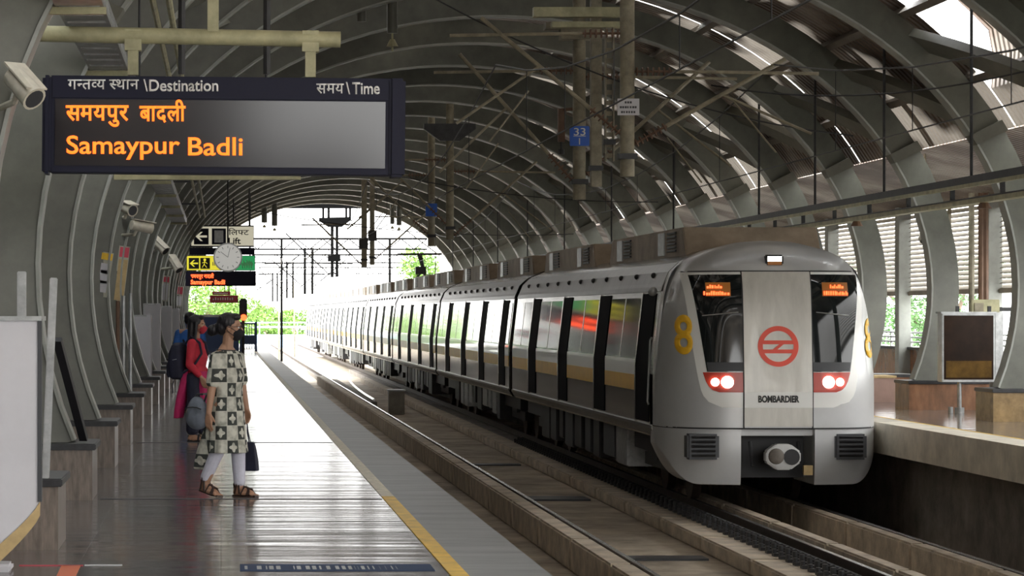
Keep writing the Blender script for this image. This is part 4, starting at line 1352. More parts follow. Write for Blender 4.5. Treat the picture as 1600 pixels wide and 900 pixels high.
# white hoarding
Y = 16.5
o = empty('white_hoarding', (-1.6, Y, 0), 'plain white hoarding panel with slanting brown lower edge on the near platform', 'hoarding')
x1, zt = W(62, 498, Y); x0 = -2.2
_, zr = W(62, 784, Y); xe, ze = W(0, 850, Y)
pr = [(x1, zr), (x1, zt), (x0, zt+.0), (x0, .02)]
n = 10
curve = [(x1+(xe-x1)*i/n, zr+(ze-zr)*(i/n)**.8) for i in range(n+1)]
MB().prism([(x0, zt), (x1, zt)]+curve+[(x0, ze-.1)], 'y', Y, Y+.05).build('sheet', M['white'], o, bevel=.004)
st = [(x, z) for x, z in curve]+[(x0, ze-.1), (x0, ze-.19)]+[(x, z-.085-.02*i/n) for i, (x, z) in list(enumerate(curve))[::-1]]
MB().prism(st, 'y', Y-.006, Y+.045).build('lower_edge', M['ply'], o)
MB().box(x0, x1+.012, Y-.012, Y+.4, zt-.012, zt+.015).build('top_rim', M['galv'], o)
MB().box(x1-.012, x1+.012, Y-.01, Y+.06, zr, zt).build('edge_trim', M['greyplastic'], o)
MB().box(-1.75, -1.69, Y+.02, Y+.08, 0, zt).build('post', M['galv'], o)
x, z = W(14, 852, 18.0)
MB().box(x-.10, x+.08, 17.1, 17.35, 0, .05).build('foot', M['white'], o, bevel=.015)
MB().box(-1.75, x-.05, 17.0, 17.06, .0, .05).bar((-1.72, Y+.05, .05), (-1.72, 17.03, .03), .04, .04).build('foot_brace', M['galv'], o)
# bare metal posts on the first footing
def post(label, p_top, p_bot, Y, wd, zfix=None):
    xt, zt = W(*p_top, Y); xb, zb = W(*p_bot, Y)
    if zfix is not None: zb = zfix
    o = MB().bar((xb, Y, zb), (xt, Y, zt), wd, wd*.8, (0, 1, 0)).build('metal_post', M['galv'], loc=(xb, Y, zb), bevel=.006)
    return tag(o, label, 'post', 'bare metal posts')
post('slim leaning metal post on the first arch footing beside the white hoarding', (84, 434), (71, 745), 18.72, .052, .485)
post('bare metal post rising behind the white hoarding', (34, 424), (34, 700), 18.9, .062, .485)
for i, (px, pt_) in enumerate(((184, 470), (193, 462), (204, 458))):
    x, z = W(px, pt_, 43.1)
    o = MB().tube((x, 43.1, 0), (x, 43.1, z), .032, n=10).build('vertical_pipe', M['brownpipe' if i == 0 else 'galv'], loc=(x, 43.1, 0), smooth=True)
    tag(o, 'tall thin standing pipe before the tan poster, %s of three from the track side' % ORD[2-i], 'pipe', 'standing pipes by the tan poster')
# dark strut leaning between footings
o = MB().bar((-1.18, 23.2, .485), (-1.36, 22.4, 1.35), .07, .05).build('leaning_bar', M['black'], loc=(-1.18, 23.2, .485))
o.location.y += .62; o.location.z += .035
tag(o, 'short black bar leaning on the second arch footing', 'bar')
# posters on the faces of the arches
def poster(name, label, k, p, bands, tilt=0):
    Y = RIBY[k]-.06
    x0, z1 = W(p[0], p[1], Y); x1, z0 = W(p[2], p[3], Y)
    o = empty(name, ((x0+x1)/2, Y, z0), label, 'poster', 'notices fixed to the arches')
    R = Matrix.Translation((x0, Y, z0)) @ Matrix.Rotation(math.radians(tilt), 4, 'Y') @ Matrix.Translation((-x0, -Y, -z0))
    def bx(a, b, c, d, dy, m, nm, par):
        mb = MB().box(x0+(x1-x0)*a, x0+(x1-x0)*b, Y-dy, Y+.02, z0+(z1-z0)*c, z0+(z1-z0)*d)
        mb.v = [tuple(R @ Vector(q)) for q in mb.v]
        return mb.build(nm, m, par)
    bx(0, 1, 0, 1, .0, M['signcream'], 'board', o)
    for a, b, c, d, m in bands: bx(a, b, c, d, .008, M[m], 'print', o)
    # fixing to the arch behind
    xc, zc = (x0+x1)/2, (z0+z1)/2
    MB().box(xc-.03, xc+.03, Y, RIBY[k]+.02, zc-.03, zc+.03).build('fixing', M['dark'], o)
    return o
poster('strip_notice', 'narrow white strip notice with red marks on the dark arch face', 3, (114, 335, 123, 416), ((.2, .8, .70, .9, 'stickor'), (.3, .7, .5, .6, 'lineyel'), (.3, .7, .40, .46, 'signcream'), (.2, .8, .1, .28, 'stickor')))
poster('white_poster', 'white poster with an orange top on an arch behind the first footings', 4, (148, 392, 167, 462), ((.05, .95, .83, .98, 'lineyel'), (.12, .85, .1, .75, 'white'), (.2, .7, .52, .60, 'signcream'), (.2, .8, .3, .36, 'signcream')), 9)
poster('tan_poster', 'tan poster with a red square top beside the three standing pipes', 5, (176, 383, 193, 470), ((.1, .95, .80, .98, 'signred'), (.1, .95, .02, .76, 'ply')), 7)
poster('white_poster', 'small far white poster with a red head, past the tan poster', 12, (251, 430, 262, 470), ((.1, .9, .75, .95, 'signred'), (.1, .9, .05, .7, 'white')), 6)
poster('white_poster', 'smallest far poster with a red head, close to the far boards', 17, (272, 446, 284, 478), ((.1, .9, .6, .95, 'signred'), (.1, .9, .05, .5, 'white')), 6)
# white partition panels along the arches
for i, (pa, Y, lab) in enumerate((((209, 492, 236, 622), 52.5, 'pale steel-framed partition panel by the footings, closest one to the camera'),
                                  ((226, 474, 250, 607), 57.6, 'pale steel-framed partition panel, second beyond the standing pipes'),
                                  ((252, 478, 268, 590), 69.75, 'pale steel-framed partition panel, third beyond the standing pipes'),
                                  ((268, 482, 280, 580), 80.0, 'pale steel-framed partition panel, furthest one before the far red poster') )):
    lab = lab.replace('closest one to the camera', 'first beyond the standing pipes').replace('furthest one before', 'fourth one, before')
    x0, z1 = W(pa[0], pa[1], Y); x1, _ = W(pa[2], pa[3], Y)
    o = empty('partition_panel', ((x0+x1)/2, Y, 0), lab, 'partition', 'partition panels')
    MB().box(x0, x1-.08, Y, Y+.05, .12, z1-.02).build('panel', M['white'], o)
    MB().box(x1-.09, x1, Y-.02, Y+.9, .0, z1).build('side_frame', M['white'], o, bevel=.01)
    MB().box(x0-.03, x0, Y-.01, Y+.06, 0, z1).box(x0, x1-.08, Y-.01, Y+.06, z1-.03, z1).build('frame', M['galv'], o)
# cameras on the arches
def cctv(label, Y, pc, dx, dz, L, r, arm_to, dy=-1.0):
    x, z = W(*pc, Y)
    o = empty('security_camera', (x, Y, z), label, 'camera', 'security cameras on the arches')
    d = Vector((dx, dy, dz)).normalized()
    c = Vector((x, Y, z))
    MB().tube(c-d*L/2, c+d*L/2, r*.86, r, n=16).build('body', M['camwhite'], o, smooth=True)
    MB().tube(c+d*(L/2-.02), c+d*(L/2+.001), r*.8, n=16).build('lens_window', M['greyplastic'], o)
    MB().bar(c+Vector((0, 0, r))-d*L*.45, c+Vector((0, 0, r))+d*L*.62, r*2.1, .012).build('sun_hood', M['camwhite'], o)
    ry = min((q for q in RIBY if q > Y-.3), key=lambda q: abs(q-Y))
    az = z-.12; ax = CX-RA*math.sqrt(1-((az-CZ)/RB)**2)-.14
    MB().path([c-d*L*.2-Vector((0, 0, r*.5)), c-d*L*.3+Vector((-.02, .05, -r*1.6)), (ax, ry+.1, az)], r*.28, 8).build('arm', M['camwhite'], o, smooth=True)
cctv('big white bullet camera at the edge of the destination board', 18.4, (37, 136), .75, -.85, .27, .088, (-8, 98), -.7)
cctv('beige bullet camera on the arch above the tan poster', 43.6, (201, 326), .6, -.3, .24, .10, (188, 345), -.8)
cctv('white bullet camera on a curved pipe arm, second beyond the board', 43.6, (221, 354), .9, -.15, .36, .09, (196, 374), .5)
cctv('small white camera between the cable tray and the far boards', 63.4, (250, 384), .7, -.7, .42, .11, (238, 378), -.5)
cctv('smallest white camera just before the far boards', 73.4, (274, 413), .5, -.8, .44, .12, (266, 402), -.5)
# floor markings
def flat(name, pts, m, label, cat, z=.003):
    c = Vector((sum(p[0] for p in pts)/len(pts), sum(p[1] for p in pts)/len(pts), 0))
    return tag(MB().prism(pts, 'z', 0.0005, z).build(name, M[m], loc=c), label, cat)
def G(px, py): 
    Y = EYE*F/(py-VY); return ((px-VX)/F*Y, Y)
flat('floor_sticker', [G(96, 884), G(126, 884), G(116, 905), G(86, 905)], 'stickor', 'bright orange floor sticker at the foot of the white hoarding', 'sticker')
flat('floor_tape', [G(30, 883.2), G(130, 883.2), G(130, 884.6), G(30, 884.6)], 'signred', 'thin red tape line on the floor beside the orange sticker', 'tape')
flat('floor_tape', [G(132, 882.6), G(191, 882.6), G(191, 884), G(132, 884)], 'white', 'thin white tape line continuing from the red tape on the floor', 'tape')
a, b, c, d = G(375, 882), G(672, 882), G(680, 892.5), G(375, 892.5)
st = flat('floor_sticker', [a, b, c, d], 'stickblue', 'long dark blue floor strip with faint white lettering near the yellow line', 'sticker')
mb = MB()
rnd = random.Random(11)
px = 382
while px < 660:
    wd = rnd.choice((3, 5, 8))
    if 400 < px < 440 or 455 < px < 625 or px < 388:
        p, q = G(px, 885.2), G(px+wd, 890.3)
        mb.box(p[0], q[0], q[1], p[1], .003, .0045)
    px += wd+rnd.choice((2, 3, 6))
mb.build('lettering', M['galv'], st)
for i in range(1):
    tag(MB().box(1.405, 1.515, 4, 24.2, -.012, .0035).build('yellow_line', M['lineyel'], loc=(1.46, 4, 0)), 'yellow safety line along the near platform edge', 'line')
tag(MB().box(1.405, 1.515, 24.2, 122, -.012, .0035).build('tactile_strip', M['linepale'], loc=(1.46, 24.2, 0)), 'worn pale continuation of the platform edge line further along', 'line')
tag(MB().box(10.165, 10.215, 25, 122, -.01, .004).build('yellow_line', M['lineyel'], loc=(10.19, 25, 0)), 'thin yellow line along the opposite platform edge', 'line')
# dark joint covers across the floor
for i, y in enumerate((23.85, 34.3, 56.5)):
    tag(MB().box(-1.04, 1.39, y, y+.05, -.002, .004).build('joint_cover', M['dark'], loc=(0, y, 0)), ('dark floor joint across the near platform at the walking woman\'s feet', 'dark floor joint across the near platform at the red-dressed woman\'s feet', 'dark floor joint across the bright part of the near platform')[i], 'joint')
# blue gate at the platform end
Y = 117
o = empty('end_gate', (W(388, 0, Y)[0], Y, 0), 'small blue barred gate at the far end of the near platform', 'gate')
x0, z1 = W(376, 503, Y); x1, _ = W(400, 0, Y)
for x in (x0, x1): MB().box(x-.05, x+.05, Y-.05, Y+.05, 0, z1).build('gate_post', M['bluegate'], o)
mb = MB()
for i in range(6): mb.box(x0+(x1-x0)*i/6+.03, x0+(x1-x0)*i/6+.055, Y-.015, Y+.015, .1, z1-.08)
mb.box(x0, x1, Y-.02, Y+.02, z1-.1, z1-.04).box(x0, x1, Y-.02, Y+.02, .3, z1*.55).build('gate_leaf', M['bluegate'], o)
o = empty('end_wall_panel', (-1.0, 118, 0), 'blue screen wall closing the near platform behind the waiting people', 'screen')
MB().box(-2.4, x0-.06, 118, 118.1, 0, 1.45).build('panel', M['bluegate'], o)
MB().box(-2.45, x0-.04, 117.97, 118.12, 1.45, 1.55).build('top_rail', M['galv'], o)

# ---------------------------------------------------------------- opposite platform furniture
# square columns of the outer wall
for i, y in enumerate((44.6, 51.4, 58.2, 65.0, 71.8, 78.6, 85.4, 92.2)):
    o = MB().box(14.26, 14.52, y, y+.34, 0, 4.0).build('wall_column', M['mast' if i < 1 else 'ribedge'], loc=(14.4, y, 0), bevel=.01)
    tag(o, 'square grey column of the louvred opposite wall, %s in line towards the far end' % ORD[i], 'column', 'columns of the opposite wall')
rt = empty('handrail', (14.4, 26, .9), 'metal handrail on top of the red-brown marble wall across the tracks', 'rail')
for z in (1.0, 1.1, 1.2): MB().tube((14.55, 26, z), (14.55, 136, z), .018, n=8).build('bar', M['galv'], rt)
st = MB()
y = 26.0
while y < 136:
    st.box(14.53, 14.57, y, y+.04, .90, 1.22); y += 1.7
st.build('stanchion', M['galv'], rt)
# dado posts of louvre panels (vertical trims)
for i, y in enumerate((48.2, 54.8, 61.6)):
    tag(MB().box(14.42, 14.47, y, y+.10, 2.0, 3.72).build('louvre_post', M['mast'], loc=(14.44, y, 2.0)), 'slim vertical post across the louvres, %s in line towards the far end' % ORD[i], 'post', 'louvre posts')
# advertising light box on a stand
Y = 44.3
x0, z1 = W(1472, 490, Y); x1, z0 = W(1555, 597, Y)
o = empty('advert_case', ((x0+x1)/2, Y, 0), 'dark glass advertising case on a thin stand between two brown footings', 'advert case')
MB().box(x0, x1, Y, Y+.30, z0, z1).build('case', M['galv'], o, bevel=.01)
MB().box(x0+.03, x1-.03, Y-.008, Y+.02, z0+.04, z1-.03).build('glass', mat('dim_poster_glass', (0.022, 0.011, 0.006), 0.25, var=0.6, vscale=1.5, spec=0.1), o)
MB().box(x0+.06, x1-.06, Y-.012, Y, z0+.07, z0+.34).build('poster_foot', mat('ochre_print', (0.10, 0.055, 0.012), 0.4, var=0.6, vscale=3, spec=0.1), o)
MB().box(x1, x1+.14, Y+.02, Y+.36, z0+.02, z1+.02).build('side_panel', M['galv'], o, bevel=.01)
MB().box(x0-.02, x1+.02, Y-.02, Y+.32, z1, z1+.03).build('top_rim', M['galv'], o)
xs = W(1503, 0, Y)[0]
MB().tube((xs, Y+.15, 0), (xs, Y+.15, z0+.02), .035, n=12).build('stand', M['galv'], o, smooth=True)
MB().tube((xs, Y+.15, 0), (xs, Y+.15, .09), .075, n=14).build('stand_foot', M['galv'], o, smooth=True)
MB().tube((xs-.14, Y+.15, 0), (xs-.14, Y+.15, .10), .04, n=12).build('bolt_stub', M['galv'], o)
for q in (.3, .9): MB().box(x0+(x1-x0)*q, x0+(x1-x0)*q+.05, Y+.1, Y+.15, z1+.03, z1+.12).build('lug', M['dark'], o)
# switch boxes on the arch behind it

x0, z1 = W(1518, 468, 46.9); x1, z0 = W(1562, 491, 46.9)
o = empty('switch_box', (x0, 46.9, z0), 'olive metal switch box with conduits, above the dark advertising case', 'switch box')
MB().box(x0, x1, 46.9, 47.1, z0, z1).build('housing', M['tubeyel'], o, bevel=.01)
MB().box(x0+.05, x0+.2, 46.88, 46.9, z0+.05, z1-.06).build('cover', M['mast'], o)
for px, m in ((1518, 'mast'), (1533, 'brownpipe'), (1540, 'brownpipe')):
    x, z = W(px, 350, 47); MB().tube((x, 47, z0+.2), (x, 47, 3.65), .05, n=8).build('conduit', M[m], o, smooth=True)
MB().box(x0, 14.27, 47.02, 47.08, z0+.05, z0+.12).build('bracket', M['dark'], o)
o = empty('security_camera', (12.2, 47.0, 3.3), 'small round camera hanging by the louvres on the opposite arch', 'camera')
x, z = W(1445, 372, 48)
MB().ell((x, 48, z), (.11, .11, .11)).build('dome', M['camwhite'], o, smooth=True)
MB().tube((x, 48, z), (x+.0, 48, 4.37), .02, n=6).build('stalk', M['mast'], o)
x2, z2 = W(1442, 377, 47.9)
MB().ell((x2, 47.9, z2), (.045, .045, .045), nu=8, nv=6).build('lens', M['black'], o)
# brown box at the train's side and a slim notice board by the end arch
o = empty('platform_box', (12.0, 50.8, 0), 'pinkish-brown stone block on the opposite platform close by the train nose', 'stone block')
x0, z1 = W(1372, 588, 50); x1, z0 = W(1399, 623, 50)
MB().box(x0-.5, x1, 50, 50.8, 0, z1-.03).build('block', mat('pink_stone', (0.36, 0.23, 0.19), 0.5, var=0.15, vscale=3), o)
MB().box(x0-.52, x1+.02, 49.98, 50.82, z1-.03, z1+.01).build('cap', M['ply'], o)

# ---------------------------------------------------------------- outdoors
def leafmesh(blobs, n, size, seed):
    rnd = random.Random(seed)
    mb = MB()
    for _ in range(n):
        c, r = rnd.choice(blobs)
        d = Vector((rnd.gauss(0, 1), rnd.gauss(0, 1), rnd.gauss(0, 1))).normalized()
        p = Vector(c)+Vector((d.x*r[0], d.y*r[1], d.z*r[2]))*rnd.uniform(.55, 1)
        a = Vector((rnd.gauss(0, 1), rnd.gauss(0, 1), rnd.gauss(0, .6))).normalized()
        b = a.cross(Vector((rnd.gauss(0, 1), rnd.gauss(0, 1), rnd.gauss(0, 1)))).normalized()
        s = size*rnd.uniform(.6, 1.3)
        mb.add([p-a*s, p-b*s*.5, p+a*s, p+b*s*.5], [(0, 1, 2, 3)])
    return mb
def tree(label, x, y, z0, h, r, m='leaf', n=2200, size=.28, seed=1, group=None, bushy=False):
    o = empty('tree', (x, y, z0), label, 'tree', group)
    rnd = random.Random(seed)
    blobs = []
    for i in range(14):
        a = rnd.uniform(0, 2*pi); q = rnd.uniform(.1, .75)
        lo = .12 if bushy else .40
        zz = z0+h*(lo+(.86-lo)*rnd.random())
        blobs.append(((x+math.cos(a)*r*q, y+math.sin(a)*r*q, zz), (r*rnd.uniform(.3, .5), r*rnd.uniform(.3, .5), h*rnd.uniform(.08, .16))))
    leafmesh(blobs, n, size, seed).build('crown', M[m], o)
    mb = MB().path([(x, y, z0), (x+.1*r, y, z0+h*.35), (x, y, z0+h*.7)], [r*.09, r*.07, r*.03], 8)
    for c, rr in blobs[:6]: mb.path([(x+.05*r, y, z0+h*.4), c], [r*.04, r*.01], 5)
    mb.build('trunk', M['bark'], o)
    return o
for i, (x, y, h, r) in enumerate(((21, 52, 7.4, 3.0), (24.5, 61, 7.8, 3.4), (23, 70, 7.5, 3.0), (28, 78, 8.6, 4.0), (31, 93, 9.0, 4.2), (27, 104, 8, 4))):
    tree('leafy green tree under the louvres of the opposite wall, %s towards the far end' % ORD[i], x, y, -3, h, r, 'leafdk', 9000, .085, 20+i, 'trees beyond the opposite wall', True)
x, z = W(655, 430, 200)
tree('pale green treetop above the train roof in the shed mouth', x, 200, -3, 9.6, 2.6, 'leaf', 4500, .15, 40)
for i, px in enumerate((398, 417, 437, 458, 476)):
    x, _ = W(px, 0, 330)
    tree('low hazy green tree on the horizon past the platform end, %s counted from the signs' % ORD[i], x, 330+i*14, -2.9, 4.9+.5*math.sin(i*2)+.2*i, 2.4, 'leaf', 2500, .22, 50+i, 'trees on the horizon', True)
for i, (px, Y, h) in enumerate(((304, 158, 7.0), (325, 166, 7.8), (345, 174, 6.8), (362, 182, 6.4))):
    x, _ = W(px, 0, Y)
    tree('bright green tree behind the blue screen wall, %s in line towards the track' % ORD[i], x, Y, -3, h, 1.9, 'leaf', 4500, .12, 60+i, 'trees behind the screen wall', True)
o = empty('line_barrier', (0, 270, -2.5), 'long pale blue barrier across the line beyond the far platform end', 'barrier')
mb = MB().box(-30, 30, 290, 290.3, -2.9, -.6)
mb.build('wall', M['farblue'], o)
MB().box(-30, 30, 289.9, 290.4, .1, .3).box(-30, 30, 289.9, 290.4, .6, .72).build('rail', M['farblue'], o)
mb = MB()
for i in range(31): mb.box(-30+2*i, -29.9+2*i, 290, 290.2, -.6, .7)
mb.build('post', M['farblue'], o)
for i, (px, top, Y) in enumerate(((436, 430, 175), (460, 440, 205))):
    x, z = W(px, top, Y)
    tag(MB().tube((x, Y, -3), (x, Y, z), .07, .05, n=8).build('lamp_pole', M['mast'], loc=(x, Y, -3)), ('taller thin pole standing beyond the platform end', 'shorter thin pole standing beyond the platform end, closer to the train')[i], 'pole')

# ---------------------------------------------------------------- people
class Frame:
    def __init__(s, root, deg):
        a = math.radians(deg)
        s.o = Vector(root); s.f = Vector((math.cos(a), math.sin(a), 0)); s.l = Vector((-math.sin(a), math.cos(a), 0))
    def __call__(s, F_, L_, Z_): return s.o+s.f*F_+s.l*L_+Vector((0, 0, Z_))
    def rot(s): return Matrix((s.f, s.l, (0, 0, 1))).transposed()
def ring(fr, z, F0, L0, rF, rL, n=36, wob=0.0, fold=9, ph=0.0):
    out = []
    for i in range(n):
        a = 2*pi*i/n
        k = 1+wob*math.sin(fold*a+ph)
        out.append(fr(F0+rF*k*math.cos(a), L0+rL*k*math.sin(a), z))
    return out
def hand(mb, wr, d, thumb, palm, k=1.0, curl=.35):
    d, thumb, palm = Vector(d).normalized(), Vector(thumb).normalized(), Vector(palm).normalized()
    kn = []
    for off in (.030, .010, -.010, -.028):
        kp = wr+d*(.088-.25*abs(off-.005))*k+thumb*off*k
        mb.cone(wr+thumb*off*.5*k+d*.01, kp, .016*k, .0125*k, 10)
        kn.append(kp)
    for kp, ln in zip(kn, (.072, .080, .074, .058)):
        p = kp; a = curl*.6
        for seg, (q, r0, r1) in enumerate(((.45, .0098, .0090), (.32, .0090, .0082), (.25, .0082, .0070))):
            dd = d*math.cos(a)+palm*math.sin(a)
            e = p+dd*ln*q*k
            mb.cone(p, e, r0*k, r1*k, 8)
            p = e; a += curl
    b = wr+thumb*.022*k+d*.022*k
    dd = (d*.72+thumb*.62+palm*.25).normalized()
    m = b+dd*.036*k
    mb.cone(b, m, .0135*k, .0105*k, 8)
    dd = (d*.90+thumb*.28+palm*.30).normalized()
    mb.cone(m, m+dd*.030*k, .0102*k, .0078*k, 8)
def foot(mb, fr, F0, L0, lift=0.0, yaw=0.0, k=1.0):
    """bare foot: heel at F0, toes forward"""
    a = math.radians(yaw)
    def q(x, y, z): return fr(F0+(x*math.cos(a)-y*math.sin(a))*k, L0+(x*math.sin(a)+y*math.cos(a))*k, z*k+lift*max(0, (0.17-x)/.17))
    mb.cone(q(0, 0, .035), q(.03, 0, .085), .034*k, .036*k)
    mb.cone(q(0, 0, .032), q(.15, .005, .026), .032*k, .024*k)
    mb.cone(q(.05, .0, .06), q(.15, .008, .03), .032*k, .022*k)
    mb.cone(q(.05, -.012, .026), q(.15, -.022, .022), .026*k, .018*k)
    for i, (yy, ln) in enumerate(((.026, .055), (.010, .052), (-.004, .046), (-.017, .040), (-.029, .032))):
        mb.cone(q(.148, yy, .02), q(.148+ln, yy*1.1, .013), .0125*k if i == 0 else .0095*k, .0095*k if i == 0 else .0075*k, 8)
    return q
def head(mb, hf, c, k=1.0):
    """skull, jaw, nose, lips and ears around centre c; hf looks forward along f"""
    R = hf.rot()
    def P(F_, L_, Z_): return c+hf.f*F_*k+hf.l*L_*k+Vector((0, 0, Z_*k))
    mb.ell(P(-.012, 0, .030), (.096*k, .076*k, .090*k), R)
    mb.ell(P(.022, 0, -.030), (.066*k, .060*k, .078*k), R)
    mb.ell(P(.045, 0, -.082), (.034*k, .036*k, .028*k), R)
    mb.cone(P(.080, 0, .012), P(.102, 0, -.028), .009*k, .014*k)
    mb.cone(P(.094, .011, -.033), P(.094, -.011, -.033), .009*k, .009*k)
    mb.cone(P(.078, .014, -.058), P(.078, -.014, -.058), .010*k, .010*k)
    mb.cone(P(.076, .013, -.068), P(.076, -.013, -.068), .010*k, .010*k)
    mb.cone(P(.073, .040, .022), P(.073, -.040, .022), .013*k, .013*k)
    for s in (-1, 1):
        mb.ell(P(-.006, s*.074, -.008), (.017*k, .010*k, .030*k), R)
        mb.ell(P(.050, s*.035, -.018), (.026*k, .022*k, .022*k), R)
    return P
def eyes(parent, P, hf, k=1.0):
    w_, d_ = MB(), MB()
    for s in (-1, 1):
        w_.ell(P(.076, s*.030, .004), (.010*k, .013*k, .007*k), hf.rot(), 10, 8)
        d_.ell(P(.084, s*.030, .004), (.004*k, .006*k, .006*k), hf.rot(), 8, 6)
    w_.build('eyes', M['whitelet'], parent, smooth=True)
    d_.build('irises', M['black'], parent, smooth=True)
def mask_part(parent, P, hf, m, k=1.0):
    mb = MB()
    mb.ell(P(.058, 0, -.050), (.058*k, .062*k, .050*k), hf.rot())
    mb.ell(P(.050, 0, -.085), (.042*k, .046*k, .030*k), hf.rot())
    mb.cone(P(.090, 0, -.018), P(.108, 0, -.040), .014*k, .018*k)
    o = remesh(mb, 'face_mask', m, parent, .004, 4)
    lp = MB()
    for s in (-1, 1):
        lp.path([P(.06, s*.060, -.03), P(.02, s*.078, .0), P(-.012, s*.084, .012)], .0028*k, 6).path([P(.05, s*.055, -.075), P(.01, s*.075, -.045), P(-.014, s*.084, -.02)], .0028*k, 6)
    lp.build('ear_loop', m, o)

# --- walking woman in the block-printed kurta
fr = Frame((.055, 24.2, 0), -40)
hf = Frame((0, 0, 0), -14)
wm = empty('person', (.055, 24.2, 0), 'woman walking in a checked block-print kurta, black mask and white leggings, bag on her arm', 'person')
mb = MB()
hc = fr(.035, .012, 1.475)
P = head(mb, hf, hc, 1.0)
mb.cone(fr(.0, 0, 1.26), hc+Vector((-.02, 0, -.05)), .052, .048)
mb.cone(fr(0, -.12, 1.215), fr(0, .12, 1.215), .045, .045)
for s in (-1, 1): mb.cone(fr(-.01, s*.02, 1.305), fr(-.005, s*.115, 1.232), .042, .034)
mb.cone(fr(.0, 0, 1.16), fr(0, 0, .95), .088, .09)
mb.cone(fr(.0, 0, .95), fr(0, 0, .80), .11, .125)
sR, eR, wR = fr(0, -.150, 1.215), fr(-.015, -.195, .925), fr(-.02, -.225, .735)
sL, eL, wL = fr(0, .150, 1.215), fr(.01, .20, .94), fr(.05, .21, .76)
for a, b, c in ((sR, eR, wR), (sL, eL, wL)):
    mb.cone(a, b, .048, .037); mb.cone(b, c, .037, .024)
hand(mb, wR, Vector((-.02, -.01, -1)), fr.f, fr.l, 1.0, .28)
hand(mb, wL, Vector((.02, .0, -1)), fr.f, -fr.l, 1.0, .75)
for s, F1, F2, L2, lift in ((1, .03, .035, .09, 0), (-1, -.03, -.20, -.085, .035)):
    hip, kn_, an = fr(0, s*.085, .80), fr(F1+.02, s*.088, .45), fr(F2+.03, L2, .085+lift)
    mb.cone(hip, kn_, .078, .052); mb.cone(kn_, an, .052, .034)
    q = foot(mb, fr, F2, L2, lift, 8 if s > 0 else -4)
    sd = MB()
    sole = [q(x, y, 0) for x, y in ((-.035, -.02), (-.04, .02), (.05, .036), (.15, .045), (.21, .03), (.205, -.03), (.14, -.042), (.05, -.032))]
    sd.loft([[Vector((p.x, p.y, p.z+.001)) for p in sole], [Vector((p.x, p.y, p.z+.014)) for p in sole]])
    for pts in (((.15, .046, .01), (.14, .02, .052), (.13, -.012, .052), (.13, -.046, .01)),
                ((.06, .042, .01), (.09, .012, .07), (.13, -.012, .05), (.15, -.04, .012)),
                ((.06, -.036, .01), (.085, -.01, .072), (.125, .02, .052), (.17, .03, .015)),
                ((.06, .04, .02), (.04, .03, .09), (.06, 0, .102), (.04, -.03, .09), (.05, -.036, .02)),
                ((.0, .036, .02), (.03, .038, .12), (.055, 0, .128), (.03, -.036, .12), (.0, -.034, .02)),
                ((-.03, .02, .01), (-.035, .01, .09), (.02, -.036, .12))):
        sd.path([q(p[0], p[1]*1.12, p[2]+(.016 if p[2] > .03 else .004)) for p in pts], .0095, 6)
    sd.build('sandal', M['leather'], wm, smooth=True)
    lg = MB()
    lg.cone(hip*.5+kn_*.5, kn_, .072, .066); lg.cone(kn_, an+Vector((0, 0, .045)), .068, .052)
    remesh(lg, 'legging', M['legging'], wm, .008, 4)
remesh(mb, 'body', M['skin'], wm, .0048, 3)
eyes(wm, P, hf)
mask_part(wm, P, hf, M['maskblk'])
# kurta
kb = MB()
R_ = [(1.278, -.012, 0, .070, .100, 0), (1.268, -.008, 0, .082, .135, 0), (1.235, 0, 0, .090, .162, 0), (1.14, .015, 0, .104, .155, 0), (1.06, .025, 0, .122, .152, 0), (.95, .012, 0, .112, .146, .01), (.86, .005, 0, .120, .152, .012),
      (.76, 0, 0, .138, .168, .018), (.62, .0, .0, .150, .172, .03), (.48, .005, .0, .158, .176, .045), (.385, .01, .0, .168, .182, .055)]
kb.loft([ring(fr, z, a, b, c, d, 48, e) for z, a, b, c, d, e in R_])
kb.loft([ring(fr, z, a, b, c, d, 32, .05, 5) for z, a, b, c, d in ((.72, -.04, -.06, .09, .09), (.55, -.09, -.075, .11, .085), (.40, -.15, -.075, .12, .075), (.27, -.20, -.07, .115, .065), (.235, -.205, -.07, .110, .062))])
kb.cone(sR, sR+(eR-sR)*.72, .058, .060).cone(sL, sL+(eL-sL)*.72, .058, .060)
remesh(kb, 'kurta', M['kurta'], wm, .007, 4)
# trim: neck edge
nk = MB().path([fr(.072*math.cos(a)-.012, .102*math.sin(a), 1.284-.006*max(0, math.cos(a))) for a in [2*pi*i/24 for i in range(25)]], .006, 6)
nk.build('neck_binding', M['leafdk'] if False else M['greyplastic'], wm, smooth=True)
# hair: cap, swept-back sides, low bun
hb = MB()
hb.ell(P(-.028, 0, .048), (.100, .088, .090), hf.rot())
hb.ell(P(-.075, 0, .005), (.062, .082, .075), hf.rot())
hb.ell(P(.035, 0, .095), (.055, .068, .035), hf.rot())
hb.ell(P(-.158, 0, -.018), (.056, .052, .050), hf.rot())
hb.ell(P(-.175, 0, -.035), (.040, .038, .040), hf.rot())
hb.cone(P(-.12, 0, .0), P(-.15, 0, -.02), .045, .045)
remesh(hb, 'hair', M['hair'], wm, .006, 3)
gl = MB()
for s in (-1, 1):
    c = P(.094, s*.032, .006)
    gl.path([c+(hf.l*math.cos(a)*.023+Vector((0, 0, math.sin(a)*.017))) for a in [2*pi*i/16 for i in range(17)]], .0018, 5)
    gl.path([P(.094, s*.055, .010), P(.05, s*.078, .012), P(-.006, s*.086, .012)], .0018, 5)
gl.path([P(.096, .010, .01), P(.096, -.010, .01)], .0018, 5)
gl.build('glasses', M['black'], wm)
